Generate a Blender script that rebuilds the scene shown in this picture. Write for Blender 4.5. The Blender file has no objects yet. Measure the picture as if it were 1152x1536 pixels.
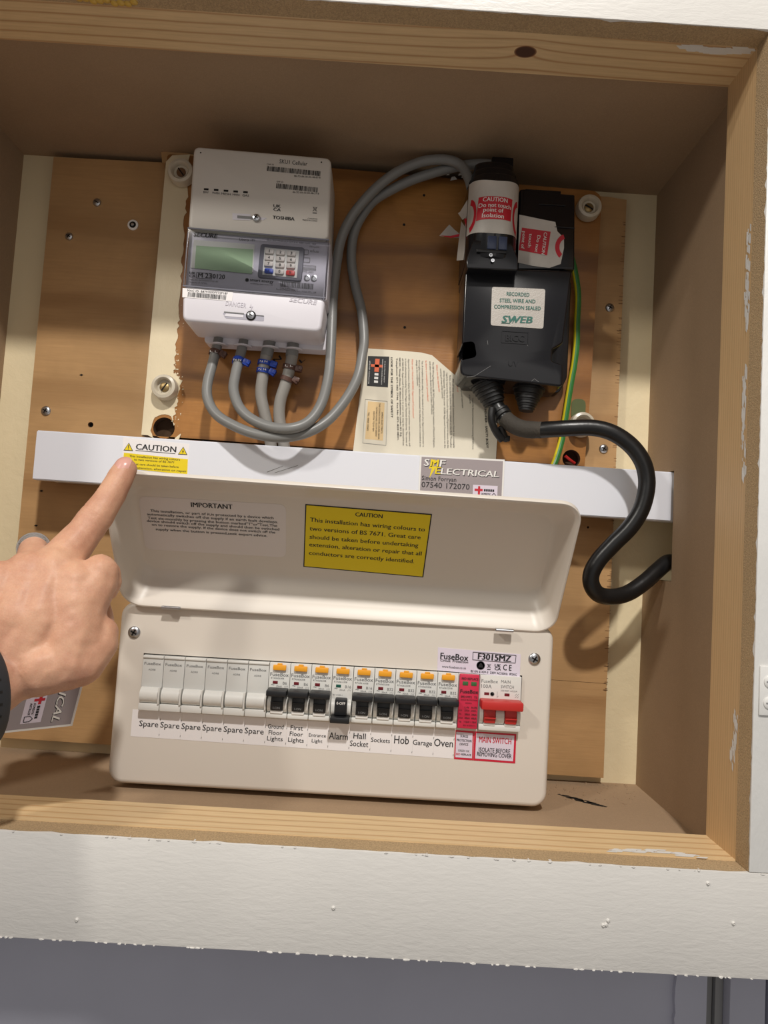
import bpy, bmesh, math, random
from mathutils import Vector, Matrix
from mathutils.geometry import tessellate_polygon
random.seed(7)
S = bpy.context.scene
COL = S.collection

# ---------------------------------------------------------------- camera
cd = bpy.data.cameras.new('camera'); cam = bpy.data.objects.new('camera', cd); COL.objects.link(cam)
cd.sensor_fit = 'HORIZONTAL'; cd.sensor_width = 36.0; cd.lens = 1071.19/1152*36.0
cd.clip_start = 0.01
_R = Vector((0.99813181, -0.01156537, 0.05999274)); _U = Vector((-0.06061911, -0.06484279, 0.99605253)); _F = Vector((0.00762962, 0.99782847, 0.06542273))
cam.matrix_world = Matrix(((_R.x, _U.x, -_F.x, 0.0304978), (_R.y, _U.y, -_F.y, -0.7155496), (_R.z, _U.z, -_F.z, 0.1154398), (0, 0, 0, 1)))
S.camera = cam
# ---------------------------------------------------------------- world, lamps, exposure
w = bpy.data.worlds.new('world'); S.world = w; w.use_nodes = True
bg = w.node_tree.nodes['Background']; bg.inputs[0].default_value = (1.0, 0.95, 0.90, 1); bg.inputs[1].default_value = 0.25
def lamp(name, typ, loc, target, energy, color, size):
    l = bpy.data.lights.new(name, typ); l.energy = energy; l.color = color
    if typ == 'AREA': l.shape = 'DISK'; l.size = size
    else: l.shadow_soft_size = size
    o = bpy.data.objects.new(name, l); COL.objects.link(o); o.location = loc
    o.rotation_euler = (Vector(target)-Vector(loc)).to_track_quat('-Z', 'Y').to_euler()
    return o
lamp('ceiling_lamp', 'AREA', (0.15, -1.35, 1.44), (0, 0, 0.2), 24, (1.0, 0.955, 0.90), 0.09)
lamp('second_ceiling_lamp', 'AREA', (-1.0, -1.25, 1.08), (0, 0, 0.2), 7.5, (1.0, 0.95, 0.86), 0.14)
lamp('room_bounce_fill', 'AREA', (0.3, -2.2, 0.6), (0, 0, 0.2), 2.5, (1.0, 0.95, 0.9), 1.4)  # added fill disk, stands in for light bounced back by the room
S.view_settings.view_transform = 'Standard'; S.view_settings.look = 'None'
S.view_settings.exposure = 0.0; S.view_settings.gamma = 1.0; S.view_settings.use_curve_mapping = False

# ---------------------------------------------------------------- materials
def lin(c):
    r = []
    for v in c:
        v = v/255.0
        r.append(v/12.92 if v <= 0.04045 else ((v+0.055)/1.055)**2.4)
    return (r[0], r[1], r[2], 1)
MATS = {}
def base_mat(name):
    m = bpy.data.materials.new(name); m.use_nodes = True
    nt = m.node_tree; b = nt.nodes['Principled BSDF']; MATS[name] = m
    return m, nt, b
def setin(b, **k):
    for n, v in k.items():
        b.inputs[n.replace('_', ' ')].default_value = v
def coords(nt, scale=(1, 1, 1), loc=(0, 0, 0)):
    tc = nt.nodes.new('ShaderNodeTexCoord'); geo = nt.nodes.new('ShaderNodeNewGeometry')
    mp = nt.nodes.new('ShaderNodeMapping'); mp.inputs['Scale'].default_value = scale; mp.inputs['Location'].default_value = loc
    nt.links.new(geo.outputs['Position'], mp.inputs['Vector'])
    return mp.outputs[0]
def noise(nt, vec, sc, det=4, rough=.5, dist=0.0):
    n = nt.nodes.new('ShaderNodeTexNoise'); n.inputs['Scale'].default_value = sc; n.inputs['Detail'].default_value = det
    n.inputs['Roughness'].default_value = rough; n.inputs['Distortion'].default_value = dist
    nt.links.new(vec, n.inputs['Vector']); return n.outputs['Fac']
def ramp(nt, fac, stops):
    r = nt.nodes.new('ShaderNodeValToRGB'); nt.links.new(fac, r.inputs[0])
    e = r.color_ramp.elements
    while len(e) < len(stops): e.new(0.5)
    for i, (p, c) in enumerate(stops): e[i].position = p; e[i].color = c
    return r.outputs[0]
def bump(nt, b, fac, strength, dist):
    n = nt.nodes.new('ShaderNodeBump'); n.inputs['Strength'].default_value = strength; n.inputs['Distance'].default_value = dist
    nt.links.new(fac, n.inputs['Height']); nt.links.new(n.outputs[0], b.inputs['Normal'])
def mix(nt, fac, a, b_, mode='MIX'):
    m = nt.nodes.new('ShaderNodeMix'); m.data_type = 'RGBA'; m.blend_type = mode
    for sock, v in ((m.inputs[0], fac), (m.inputs[6], a), (m.inputs[7], b_)):
        if isinstance(v, (int, float, tuple)): sock.default_value = v
        else: nt.links.new(v, sock)
    return m.outputs[2]
def plain(name, c, rough=.5, metal=0, var=0.0, bs=0.0, bsc=300, spec=.5, coat=0):
    m, nt, b = base_mat(name); setin(b, Base_Color=lin(c), Roughness=rough, Metallic=metal, Specular_IOR_Level=spec, Coat_Weight=coat)
    if var or bs:
        v = coords(nt); n = noise(nt, v, bsc, 3)
        if var:
            c0 = lin(c); nt.links.new(ramp(nt, noise(nt, v, 18, 5), [(.3, tuple(x*(1-var) for x in c0[:3])+(1,)), (.7, c0)]), b.inputs['Base Color'])
        if bs: bump(nt, b, n, bs, .001)
    return m
def mul(c, k): return (c[0]*k, c[1]*k, c[2]*k, 1)
def wood(name, c, dark, axis='x', scale=1.0, rough=.55, contrast=1.0, knots=(), ring=220, stain=None, disp_amt=6.0):
    """grain running along an axis; knots = list of (x,y,z,r)"""
    m, nt, b = base_mat(name); N = nt.nodes; L = nt.links
    along = {'x': (2.2, 40, 40), 'z': (40, 40, 2.2)}[axis]
    v = coords(nt, along)
    disp = noise(nt, coords(nt, {'x': (3, 14, 14), 'z': (14, 14, 3)}[axis]), 1.0, 3)
    vv = v
    geo = N.new('ShaderNodeNewGeometry')
    near = None
    for (kx, ky, kz, kr) in knots:
        d = N.new('ShaderNodeVectorMath'); d.operation = 'SUBTRACT'; L.new(geo.outputs['Position'], d.inputs[0]); d.inputs[1].default_value = (kx, ky, kz)
        s = N.new('ShaderNodeVectorMath'); s.operation = 'MULTIPLY'; L.new(d.outputs[0], s.inputs[0]); s.inputs[1].default_value = (0.75, 1, 1) if axis == 'x' else (1, 1, .75)
        ln = N.new('ShaderNodeVectorMath'); ln.operation = 'LENGTH'; L.new(s.outputs[0], ln.inputs[0])
        q = N.new('ShaderNodeMath'); q.operation = 'DIVIDE'; L.new(ln.outputs['Value'], q.inputs[0]); q.inputs[1].default_value = kr
        near = q.outputs[0]
    # rings
    g = N.new('ShaderNodeSeparateXYZ'); L.new(geo.outputs['Position'], g.inputs[0])
    a = N.new('ShaderNodeMath'); a.operation = 'MULTIPLY_ADD'; L.new(g.outputs[1], a.inputs[0]); a.inputs[1].default_value = ring*scale; 
    a2 = N.new('ShaderNodeMath'); a2.operation = 'MULTIPLY_ADD'; L.new(disp, a2.inputs[0]); a2.inputs[1].default_value = disp_amt; 
    a3 = N.new('ShaderNodeMath'); a3.operation = 'MULTIPLY'; L.new(g.outputs[2] if axis == 'x' else g.outputs[0], a3.inputs[0]); a3.inputs[1].default_value = ring*scale*1.0
    L.new(a3.outputs[0], a.inputs[2]); L.new(a.outputs[0], a2.inputs[2])
    ph = a2.outputs[0]
    if near is not None:
        e = N.new('ShaderNodeMath'); e.operation = 'DIVIDE'; e.inputs[0].default_value = 9.0
        ad = N.new('ShaderNodeMath'); ad.operation = 'ADD'; L.new(near, ad.inputs[0]); ad.inputs[1].default_value = 0.8
        L.new(ad.outputs[0], e.inputs[1])
        s2 = N.new('ShaderNodeMath'); s2.operation = 'ADD'; L.new(ph, s2.inputs[0]); L.new(e.outputs[0], s2.inputs[1]); ph = s2.outputs[0]
    si = N.new('ShaderNodeMath'); si.operation = 'SINE'; L.new(ph, si.inputs[0])
    fine = noise(nt, v, 14, 5, .6)
    c0, c1 = lin(c), lin(dark)
    ringc = ramp(nt, si.outputs[0], [(.0, c0), (.75, mul(c0, .93)), (1.0, tuple(c0[i]*(1-min(1, .65*contrast))+c1[i]*min(1, .65*contrast) for i in range(3))+(1,))])
    finec = ramp(nt, fine, [(.3, (.72, .70, .66, 1)), (.62, (1, 1, 1, 1))])
    col = mix(nt, .45*contrast, ringc, finec, 'MULTIPLY')
    if stain:
        big = noise(nt, coords(nt), 9, 4, .6, .4)
        col = mix(nt, ramp(nt, big, [(.42, (0, 0, 0, 1)), (.68, (1, 1, 1, 1))]), col, lin(stain))
    if near is not None:
        col = mix(nt, ramp(nt, near, [(.0, (1, 1, 1, 1)), (.85, (1, 1, 1, 1)), (1.05, (0, 0, 0, 1))]), col, lin((74, 46, 30)))
        kn = noise(nt, coords(nt), 500, 3)
        col = mix(nt, ramp(nt, near, [(.75, (0, 0, 0, 1)), (.95, (.8, .8, .8, 1)), (1.4, (.1, .1, .1, 1)), (2.2, (0, 0, 0, 1))]), col, lin((120, 70, 40)))
    L.new(col, b.inputs['Base Color']); setin(b, Roughness=rough)
    bump(nt, b, fine, .18, .0006)
    return m
def mdf(name, c, rough=.85, sp=.10, fuzz=0.0):
    m, nt, b = base_mat(name); v = coords(nt)
    f = noise(nt, v, 900, 3, .7); g_ = noise(nt, v, 14, 4)
    c0 = lin(c)
    col = mix(nt, .5, ramp(nt, f, [(.3, mul(c0, 1-sp*2)), (.7, mul(c0, 1+sp))]), ramp(nt, g_, [(.3, mul(c0, .9)), (.7, mul(c0, 1.06))]))
    nt.links.new(col, b.inputs['Base Color']); setin(b, Roughness=rough, Specular_IOR_Level=.2)
    bump(nt, b, f, .25+fuzz, .0006+fuzz*.002)
    return m
def paint(name, c, relief=.4, stretch=(1, 1, 1), sc=60, rough=.45, dirt=None):
    m, nt, b = base_mat(name); v = coords(nt, stretch); f = noise(nt, v, sc, 5, .6, .3)
    c0 = lin(c); col = ramp(nt, noise(nt, coords(nt), 12, 4), [(.35, mul(c0, .95)), (.65, c0)])
    if dirt: col = mix(nt, ramp(nt, noise(nt, coords(nt), 25, 6, .7), [(.62, (0, 0, 0, 1)), (.72, (.7, .7, .7, 1))]), col, lin(dirt))
    nt.links.new(col, b.inputs['Base Color']); setin(b, Roughness=rough); bump(nt, b, f, relief, .002)
    return m

M_wall = paint('cream_wall_paint', (234, 218, 180), .35, (1, 1, 1), 70, .6)
M_cream = paint('cream_board_paint', (226, 212, 180), .3, (1, 1, .5), 90, .5)
M_white = paint('white_gloss_paint', (224, 221, 216), .2, (.3, 1, 1), 330, .42)
M_white2 = paint('white_upright_paint', (228, 227, 224), .3, (1, 1, .35), 140, .42)
M_grey = paint('pale_grey_wall_paint', (188, 189, 204), .15, (1, 1, 1), 60, .6)
M_greyd = paint('grey_moulding_paint', (150, 150, 150), .15, (1, 1, 1), 60, .6)
M_mdf = mdf('mdf_panel', (166, 141, 114))
M_mdfe = mdf('mdf_sawn_edge', (196, 168, 130), .9, .3, .5)
M_pine_x = wood('pine_along_x', (226, 196, 150), (186, 136, 86), 'x', 1.0, .5, 1.0, ring=620)
M_pine_top = wood('knotty_pine', (226, 196, 150), (176, 122, 74), 'x', 1.0, .5, 1.0, knots=[(0.1208,-0.1973,.5061,.0065)], ring=620)
M_pine_z = wood('pine_along_z', (214, 180, 134), (180, 134, 88), 'z', 1.0, .5, .6, ring=1900, disp_amt=2.0)
M_ply = wood('plywood', (192, 152, 104), (142, 102, 60), 'x', 1.0, .5, .8, ring=70, stain=(170, 134, 90))
M_ply2 = wood('varnished_plywood', (178, 124, 64), (98, 60, 26), 'x', 1.0, .36, 1.1, ring=90, stain=(136, 88, 42))
M_plyedge = plain('plywood_edge', (120, 84, 52), .8, var=.3)
M_cu = plain('fuse_board_steel', (220, 212, 201), .38, bs=.02, bsc=1400)
M_trunk = plain('white_pvc', (228, 230, 238), .35)
M_meter = plain('meter_grey_plastic', (206, 200, 192), .45)
M_meterw = plain('meter_white_plastic', (222, 219, 226), .4)
M_metermid = plain('meter_face_plastic', (200, 197, 206), .4)
M_lcd = plain('lcd_green', (158, 184, 150), .25)
M_bezel = plain('keypad_dark_bezel', (104, 104, 116), .4)
M_key = plain('rubber_key_grey', (196, 190, 184), .5)
M_blue = plain('blue_plastic', (28, 66, 170), .4)
M_red = plain('red_plastic', (192, 44, 40), .4)
M_spd = plain('pink_red_plastic', (206, 40, 74), .45)
M_black = plain('black_plastic', (20, 20, 24), .17, bs=.006, bsc=500)
M_blackm = plain('black_toggle_plastic', (24, 25, 28), .42)
M_blackr = plain('black_rubber', (18, 18, 19), .5, bs=.1, bsc=400)
M_cable = plain('black_cable_sheath', (20, 20, 21), .33, bs=.12, bsc=160)
M_dusty = plain('dusty_black_wrap', (74, 68, 60), .8, var=.5, bs=.5, bsc=500)
M_greycab = plain('grey_pvc_cable', (128, 128, 126), .38, var=.08, bs=.05, bsc=120)
M_greyold = plain('pale_grey_pvc_cable', (150, 146, 140), .45, var=.12)
M_brown = plain('brown_plastic', (84, 56, 46), .45)
M_green = plain('green_sheath', (50, 122, 58), .4)
M_yellow = plain('yellow_sheath', (222, 204, 40), .4)
M_ceramic = plain('glazed_ceramic', (214, 204, 184), .3, var=.18)
M_brass = plain('old_brass', (150, 128, 88), .4, metal=.8)
M_steel = plain('zinc_steel', (190, 192, 196), .28, metal=1)
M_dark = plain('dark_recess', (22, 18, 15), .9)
M_hole = plain('bored_hole_wood', (70, 48, 30), .9)
M_modw = plain('module_off_white', (222, 221, 216), .4)
M_modg = plain('module_light_grey', (208, 208, 204), .42)
M_orange = plain('orange_plastic', (240, 166, 40), .4)
M_darkred = plain('dark_red_window', (110, 24, 34), .3)
M_dgreen = plain('dark_green_window', (20, 84, 70), .3)
M_green2 = plain('green_window', (62, 104, 60), .3)
M_label = plain('white_label_vinyl', (240, 236, 236), .45)
M_lilac = plain('pale_lilac_label', (222, 212, 226), .4)
M_vinyl = plain('clear_matt_label', (226, 219, 215), .5)
M_ylabel = plain('yellow_label', (236, 210, 18), .45)
M_ink = plain('black_ink', (26, 26, 28), .6)
M_inkg = plain('grey_ink', (120, 120, 120), .6)
M_inkr = plain('red_ink', (196, 30, 48), .5)
M_inko = plain('orange_ink', (232, 110, 70), .6)
M_inkgr = plain('green_ink', (20, 96, 84), .5)
M_wh = plain('white_ink', (236, 234, 230), .5)
M_rbord = plain('red_label_border', (204, 26, 56), .45)
M_paper = plain('old_white_paper', (226, 218, 198), .6, var=.12)
M_tan = plain('tan_sticker', (222, 192, 142), .6)
M_card = plain('card_mauve_grey', (158, 148, 150), .5)
M_foil = plain('speckled_silver_label', (186, 180, 172), .45, var=.2, bs=.3, bsc=900)
M_sticker = plain('worn_white_sticker', (214, 208, 200), .5, var=.35, bs=.5, bsc=140)
M_strap = plain('dark_grey_silicone', (44, 46, 50), .55)
M_silver = plain('silver_ring_metal', (205, 200, 195), .22, metal=1)
M_emb = plain('embossed_white', (204, 200, 208), .5)
M_slot = plain('slot_grey', (168, 166, 178), .5)
M_glue = plain('yellow_wood_glue', (206, 168, 74), .35)
M_spare = plain('greyish_blue_window', (52, 62, 88), .3)
M_olive = plain('green_felt', (92, 100, 62), .8)
def mk_clear():
    m, nt, b = base_mat('smoky_clear_plastic'); N = nt.nodes
    t = N.new('ShaderNodeBsdfTransparent'); t.inputs[0].default_value = (.95, .95, .97, 1)
    g = N.new('ShaderNodeBsdfGlossy'); g.inputs['Roughness'].default_value = .12
    f = N.new('ShaderNodeFresnel'); f.inputs[0].default_value = 1.45
    x = N.new('ShaderNodeMixShader'); nt.links.new(f.outputs[0], x.inputs[0]); nt.links.new(t.outputs[0], x.inputs[1]); nt.links.new(g.outputs[0], x.inputs[2])
    nt.links.new(x.outputs[0], N['Material Output'].inputs[0]); return m
M_clear = mk_clear()
def mk_skin():
    m, nt, b = base_mat('skin'); v = coords(nt)
    big = noise(nt, v, 35, 4, .6); fine = noise(nt, v, 900, 4, .6)
    vor = nt.nodes.new('ShaderNodeTexVoronoi'); vor.inputs['Scale'].default_value = 700; vor.feature = 'DISTANCE_TO_EDGE'; nt.links.new(v, vor.inputs['Vector'])
    col = ramp(nt, big, [(.3, lin((194, 140, 114))), (.55, lin((214, 164, 134))), (.75, lin((222, 176, 144)))])
    col = mix(nt, .12, col, ramp(nt, fine, [(.3, lin((170, 110, 90))), (.7, lin((236, 196, 166)))]))
    nt.links.new(col, b.inputs['Base Color']); setin(b, Roughness=.5, Subsurface_Weight=.12, Subsurface_Scale=.006, Specular_IOR_Level=.4)
    b.inputs['Subsurface Radius'].default_value = (1, .35, .2)
    mx = nt.nodes.new('ShaderNodeMath'); mx.operation = 'MULTIPLY_ADD'; nt.links.new(fine, mx.inputs[0]); mx.inputs[1].default_value = .5; nt.links.new(vor.outputs['Distance'], mx.inputs[2])
    bump(nt, b, mx.outputs[0], .12, .0008); return m
M_skin = mk_skin()
M_hair = plain('dark_hair', (70, 50, 38), .6)
M_nail = plain('fingernail', (218, 164, 150), .25, coat=.3)

# ---------------------------------------------------------------- text cache
_cu = bpy.data.curves.new('t', 'FONT'); _cu.resolution_u = 2
_to = bpy.data.objects.new('t', _cu); COL.objects.link(_to)
_tc = {}
def tmesh(s, bold=0.0):
    k = (s, bold)
    if k not in _tc:
        _cu.body = s; _cu.offset = bold
        dg = bpy.context.evaluated_depsgraph_get(); _to.update_tag(); dg.update()
        me = bpy.data.meshes.new_from_object(_to.evaluated_get(dg))
        _tc[k] = ([v.co.to_2d() for v in me.vertices], [tuple(p.vertices) for p in me.polygons])
        bpy.data.meshes.remove(me)
    return _tc[k]
CAP = max(v.y for v in tmesh('H')[0])
FRONT = Vector((0, -1, 0))

# ---------------------------------------------------------------- geometry builder
class G:
    def __init__(s, mat): s.V = []; s.Fc = []; s.M = []; s.mats = [mat]; s.cur = 0; s.sm = []
    def mat(s, m):
        if m not in s.mats: s.mats.append(m)
        s.cur = s.mats.index(m); return s
    def add(s, vs, fs, smooth=True, mat=None):
        if mat is not None: s.mat(mat)
        o = len(s.V); s.V += [Vector(v) for v in vs]
        for f in fs: s.Fc.append([o+i for i in f]); s.M.append(s.cur); s.sm.append(smooth)
        return s
    def box(s, x0, x1, y0, y1, z0, z1, bev=0.0, mat=None, seg=2, M=None):
        bm = bmesh.new(); bmesh.ops.create_cube(bm, size=1)
        for v in bm.verts: v.co = Vector(((x0+x1)/2+v.co.x*(x1-x0), (y0+y1)/2+v.co.y*(y1-y0), (z0+z1)/2+v.co.z*(z1-z0)))
        if bev: bmesh.ops.bevel(bm, geom=bm.edges[:], offset=bev, segments=seg, affect='EDGES', profile=.5)
        for f in bm.faces: f.normal_update(); f.smooth = max(abs(c) for c in f.normal) < .999
        if M: bm.transform(M)
        return s.addbm(bm, mat, True)
    def addbm(s, bm, mat=None, keep=False):
        bmesh.ops.recalc_face_normals(bm, faces=bm.faces[:])
        bm.verts.index_update(); 
        fl = [(f.smooth if keep else len(f.verts) <= 4) for f in bm.faces]
        s.add([v.co.copy() for v in bm.verts], [[v.index for v in f.verts] for f in bm.faces], True, mat)
        if fl: s.sm[-len(fl):] = fl
        bm.free(); return s
    def loops(s, loops, mat=None, cap0=True, cap1=True, close=True):
        n = len(loops[0]); vs = [p for l in loops for p in l]; fs = []
        for k in range(len(loops)-1):
            for i in range(n if close else n-1):
                j = (i+1) % n; fs.append([k*n+i, k*n+j, (k+1)*n+j, (k+1)*n+i])
        if cap0: fs.append(list(range(n))[::-1])
        if cap1: fs.append([(len(loops)-1)*n+i for i in range(n)])
        bm = bmesh.new(); bv = [bm.verts.new(v) for v in vs]
        for f in fs:
            try: bm.faces.new([bv[i] for i in f])
            except ValueError: pass
        return s.addbm(bm, mat)
    def tube(s, pts, r, n=14, mat=None, mats=None, caps=True, sub=6):
        P = smooth_path(pts, sub); R = r if callable(r) else (lambda t: r)
        up = Vector((0, -1, 0)); rings = []
        T = [(P[min(i+1, len(P)-1)]-P[max(i-1, 0)]).normalized() for i in range(len(P))]
        a = (up-T[0]*up.dot(T[0])).normalized()
        if a.length < .1: a = Vector((1, 0, 0))
        for i, p in enumerate(P):
            a = (a-T[i]*a.dot(T[i])).normalized(); b = T[i].cross(a); rr = R(i/(len(P)-1))
            rings.append([p+(a*math.cos(2*math.pi*k/n)+b*math.sin(2*math.pi*k/n))*rr for k in range(n)])
        if mats is None: return s.loops(rings, mat, caps, caps)
        m = len(rings); vs = [p for l in rings for p in l]
        for k in range(n):
            s.add([], []); s.mat(mats[k % len(mats)]); o = len(s.V)
            s.V += [q for l in rings for q in (l[k], l[(k+1) % n])]
            for i in range(m-1): s.Fc.append([o+2*i, o+2*i+1, o+2*i+3, o+2*i+2]); s.M.append(s.cur); s.sm.append(True)
        return s
    def lathe(s, prof, c, axis=(0, -1, 0), n=28, mat=None):
        """prof: (radius, height along axis)"""
        ax = Vector(axis).normalized(); a = ax.orthogonal().normalized(); b = ax.cross(a); c = Vector(c)
        return s.loops([[c+ax*h+(a*math.cos(2*math.pi*k/n)+b*math.sin(2*math.pi*k/n))*max(r, 1e-5) for k in range(n)] for r, h in prof], mat)
    def prism(s, out, yb, yf, bev=0.0, seg=3, mat=None, map=None):
        """outline of (x,z); yb back, yf front (toward camera, smaller y)"""
        ls = [[Vector((x, yb, z)) for x, z in out]]
        if bev:
            for k in range(seg+1):
                t = k/seg*math.pi/2; o2 = inset(out, bev*(1-math.cos(t)))
                ls.append([Vector((x, yf+bev-bev*math.sin(t), z)) for x, z in o2])
        else: ls.append([Vector((x, yf, z)) for x, z in out])
        if map: ls = [[map(v) for v in l] for l in ls]
        return s.loops(ls, mat)
    def plate(s, out, holes, yb, yf, mat=None, sidemat=None):
        polys = [[Vector((x, z, 0)) for x, z in out]]+[[Vector((x, z, 0)) for x, z in h] for h in holes]
        flat = [p for l in polys for p in l]; tris = tessellate_polygon(polys)
        base = s.cur if mat is None else None
        if mat: s.mat(mat)
        def nrm(t, flip):
            a, b, c = [flat[i] for i in t]; cr = (b-a).cross(c-a).z
            # front faces -Y : (x,z) counter-clockwise gives normal -Y
            if (cr < 0) != flip: t = t[::-1]
            return t
        s.add([(p.x, yf, p.y) for p in flat], [nrm(list(t), False) for t in tris])
        s.add([(p.x, yb, p.y) for p in flat], [nrm(list(t), True) for t in tris])
        if sidemat: s.mat(sidemat)
        for l in polys:
            n = len(l); s.add([(p.x, yf, p.y) for p in l]+[(p.x, yb, p.y) for p in l], [[i, (i+1) % n, n+(i+1) % n, n+i] for i in range(n)], False)
        return s
    def poly(s, pts, mat=None, n=FRONT, lift=.0002):
        n = Vector(n); P = [Vector(p)+n*lift for p in pts]; nn = Vector((0, 0, 0))
        for i in range(len(P)): nn += (P[i]-P[0]).cross(P[(i+1) % len(P)]-P[0])
        if nn.dot(n) < 0: P.reverse()
        return s.add(P, [list(range(len(P)))], False, mat)
    def skin(s, pts, t, mat=None, n=FRONT, lift=0.0):
        """thin sticker / card: polygon thickness t"""
        n = Vector(n); A = [Vector(p)+n*lift for p in pts]; B = [p+n*t for p in A]
        return s.loops([A, B], mat)
    def text(s, t, p0, p1, cap, mat=None, n=FRONT, lift=.0004, bold=0.0, shear=0.0, warp=None):
        if bold > 0:
            k_ = min(bold, .03)*cap*2.0; dd = (Vector(p1)-Vector(p0)).normalized()*k_
            s.text(t, Vector(p0)-dd, Vector(p1)-dd, cap, mat, n, lift+.00001, 0, shear, warp)
            p0 = Vector(p0)+dd; p1 = Vector(p1)+dd
        p0 = Vector(p0); n = Vector(n).normalized(); vs, fs = tmesh(t, 0)
        if not vs: return s
        if mat is not None: s.mat(mat)
        x0 = min(v.x for v in vs); x1 = max(v.x for v in vs); d = Vector(p1)-p0; W = d.length; d.normalize(); up = d.cross(n)*-1
        up = n.cross(d)
        if up.z < -.5 or False: pass
        k = W/max(x1-x0, 1e-6); q = cap/CAP; out = []
        for v in vs:
            P = p0+d*((v.x-x0)*k+shear*v.y*q)+up*(v.y*q)+n*lift
            if warp: P = warp(P)
            out.append(P)
        s.add(out, fs, False); return s
    def bars(s, p0, p1, h, mat, n=FRONT, lift=.0004, cnt=40, seed=1):
        p0 = Vector(p0); d = Vector(p1)-p0; W = d.length; d.normalize(); up = Vector(n).cross(d); r = random.Random(seed); x = 0
        while x < W:
            w_ = r.choice((1, 1, 2, 3))*W/(cnt*3.4)
            if x+w_ > W: break
            a = p0+d*x; s.poly([a, a+d*w_, a+d*w_+up*h, a+up*h], mat, n, lift); x += w_+r.choice((1, 1, 2))*W/(cnt*3.4)
        return s
    def build(s, name, parent=None, loc=None, **props):
        me = bpy.data.meshes.new(name)
        off = Vector((0, 0, 0))
        if parent is not None:
            q = parent
            while q is not None: off += q.location; q = q.parent
        elif loc is not None: off = Vector(loc)
        me.from_pydata([v-off for v in s.V], [], s.Fc); 
        for m in s.mats: me.materials.append(m)
        me.polygons.foreach_set('material_index', s.M); me.polygons.foreach_set('use_smooth', s.sm)
        me.update()
        me.set_sharp_from_angle(angle=math.radians(38))
        o = bpy.data.objects.new(name, me); COL.objects.link(o)
        if parent is not None: o.parent = parent
        elif loc is not None: o.location = loc
        for k, v in props.items(): o[k] = v
        return o
def smooth_path(pts, sub):
    P = [Vector(p) for p in pts]
    if len(P) < 3: return P
    out = []
    for i in range(len(P)-1):
        a = P[max(i-1, 0)]; b = P[i]; c = P[i+1]; d = P[min(i+2, len(P)-1)]
        for k in range(sub):
            t = k/sub; out.append(.5*((2*b)+(c-a)*t+(2*a-5*b+4*c-d)*t*t+(3*b-a-3*c+d)*t**3))
    out.append(P[-1]); return out
def inset(out, d):
    n = len(out); A = sum(out[i][0]*out[(i+1) % n][1]-out[(i+1) % n][0]*out[i][1] for i in range(n)); sg = 1 if A > 0 else -1; r = []
    for i in range(n):
        p = Vector(out[i-1]); q = Vector(out[i]); u = Vector(out[(i+1) % n])
        e1 = (q-p).normalized(); e2 = (u-q).normalized(); n1 = Vector((-e1.y, e1.x))*sg; n2 = Vector((-e2.y, e2.x))*sg
        m = n1+n2; l = m.length
        if l < 1e-6: r.append((q.x+n1.x*d, q.y+n1.y*d)); continue
        m /= l; k = d/max(m.dot(n1), .35); r.append((q.x+m.x*k, q.y+m.y*k))
    for _ in range(3):
        for i in range(n):
            j = (i+1) % n; e = Vector(out[j])-Vector(out[i]); f = Vector(r[j])-Vector(r[i])
            if e.dot(f) < 0: mdl = ((r[i][0]+r[j][0])/2, (r[i][1]+r[j][1])/2); r[i] = (mdl[0]-e.x*1e-3, mdl[1]-e.y*1e-3); r[j] = (mdl[0]+e.x*1e-3, mdl[1]+e.y*1e-3)
    return r
def rrect(x0, x1, z0, z1, r, n=5):
    o = []
    for cx, cz, a in ((x1-r, z1-r, 0), (x0+r, z1-r, 90), (x0+r, z0+r, 180), (x1-r, z0+r, 270)):
        for k in range(n+1):
            t = math.radians(a+90*k/n); o.append((cx+r*math.cos(t), cz+r*math.sin(t)))
    return o
def roundpoly(pts, r, n=4):
    o = []; N = len(pts)
    rr = r if isinstance(r, (list, tuple)) else [r]*N
    for i in range(N):
        p = Vector(pts[i-1]); q = Vector(pts[i]); u = Vector(pts[(i+1) % N]); R = rr[i]
        if R <= 0: o.append(tuple(q)); continue
        a = q+(p-q).normalized()*min(R, (p-q).length*.45); b = q+(u-q).normalized()*min(R, (u-q).length*.45)
        for k in range(n+1):
            t = k/n; v = a*(1-t)**2+q*2*t*(1-t)+b*t*t; o.append((v.x, v.y))
    return o
def circle(cx, cz, r, n=24): return [(cx+r*math.cos(2*math.pi*k/n), cz+r*math.sin(2*math.pi*k/n)) for k in range(n)]
def xz(pts): return [(p[0], p[2]) for p in pts]
def thing(name, label, cat, loc, group=None):
    o = bpy.data.objects.new(name, None); COL.objects.link(o); o.location = loc; o.empty_display_size = .02
    o['label'] = label; o['category'] = cat
    if group: o['group'] = group
    return o
def tag(o, label, cat, group=None):
    o['label'] = label; o['category'] = cat
    if group: o['group'] = group
    return o
def struct(o): o['kind'] = 'structure'; return o
# ================================================================ THE SETTING
XR, XL, ZT, ZB = .2992, -.357, .5085, -.0906
FX, FT, FB = .2878, .5061, -.0755     # inner faces of the pine lining
Y1, Y2, Y3 = -.1734, -.2171, -.2352   # back edge of pine, front edge of pine, front of the white frame
struct(G(M_wall).box(-.40, .345, 0, .03, -.14, .56).build('wall_back', loc=(0, 0, 0)))
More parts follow.
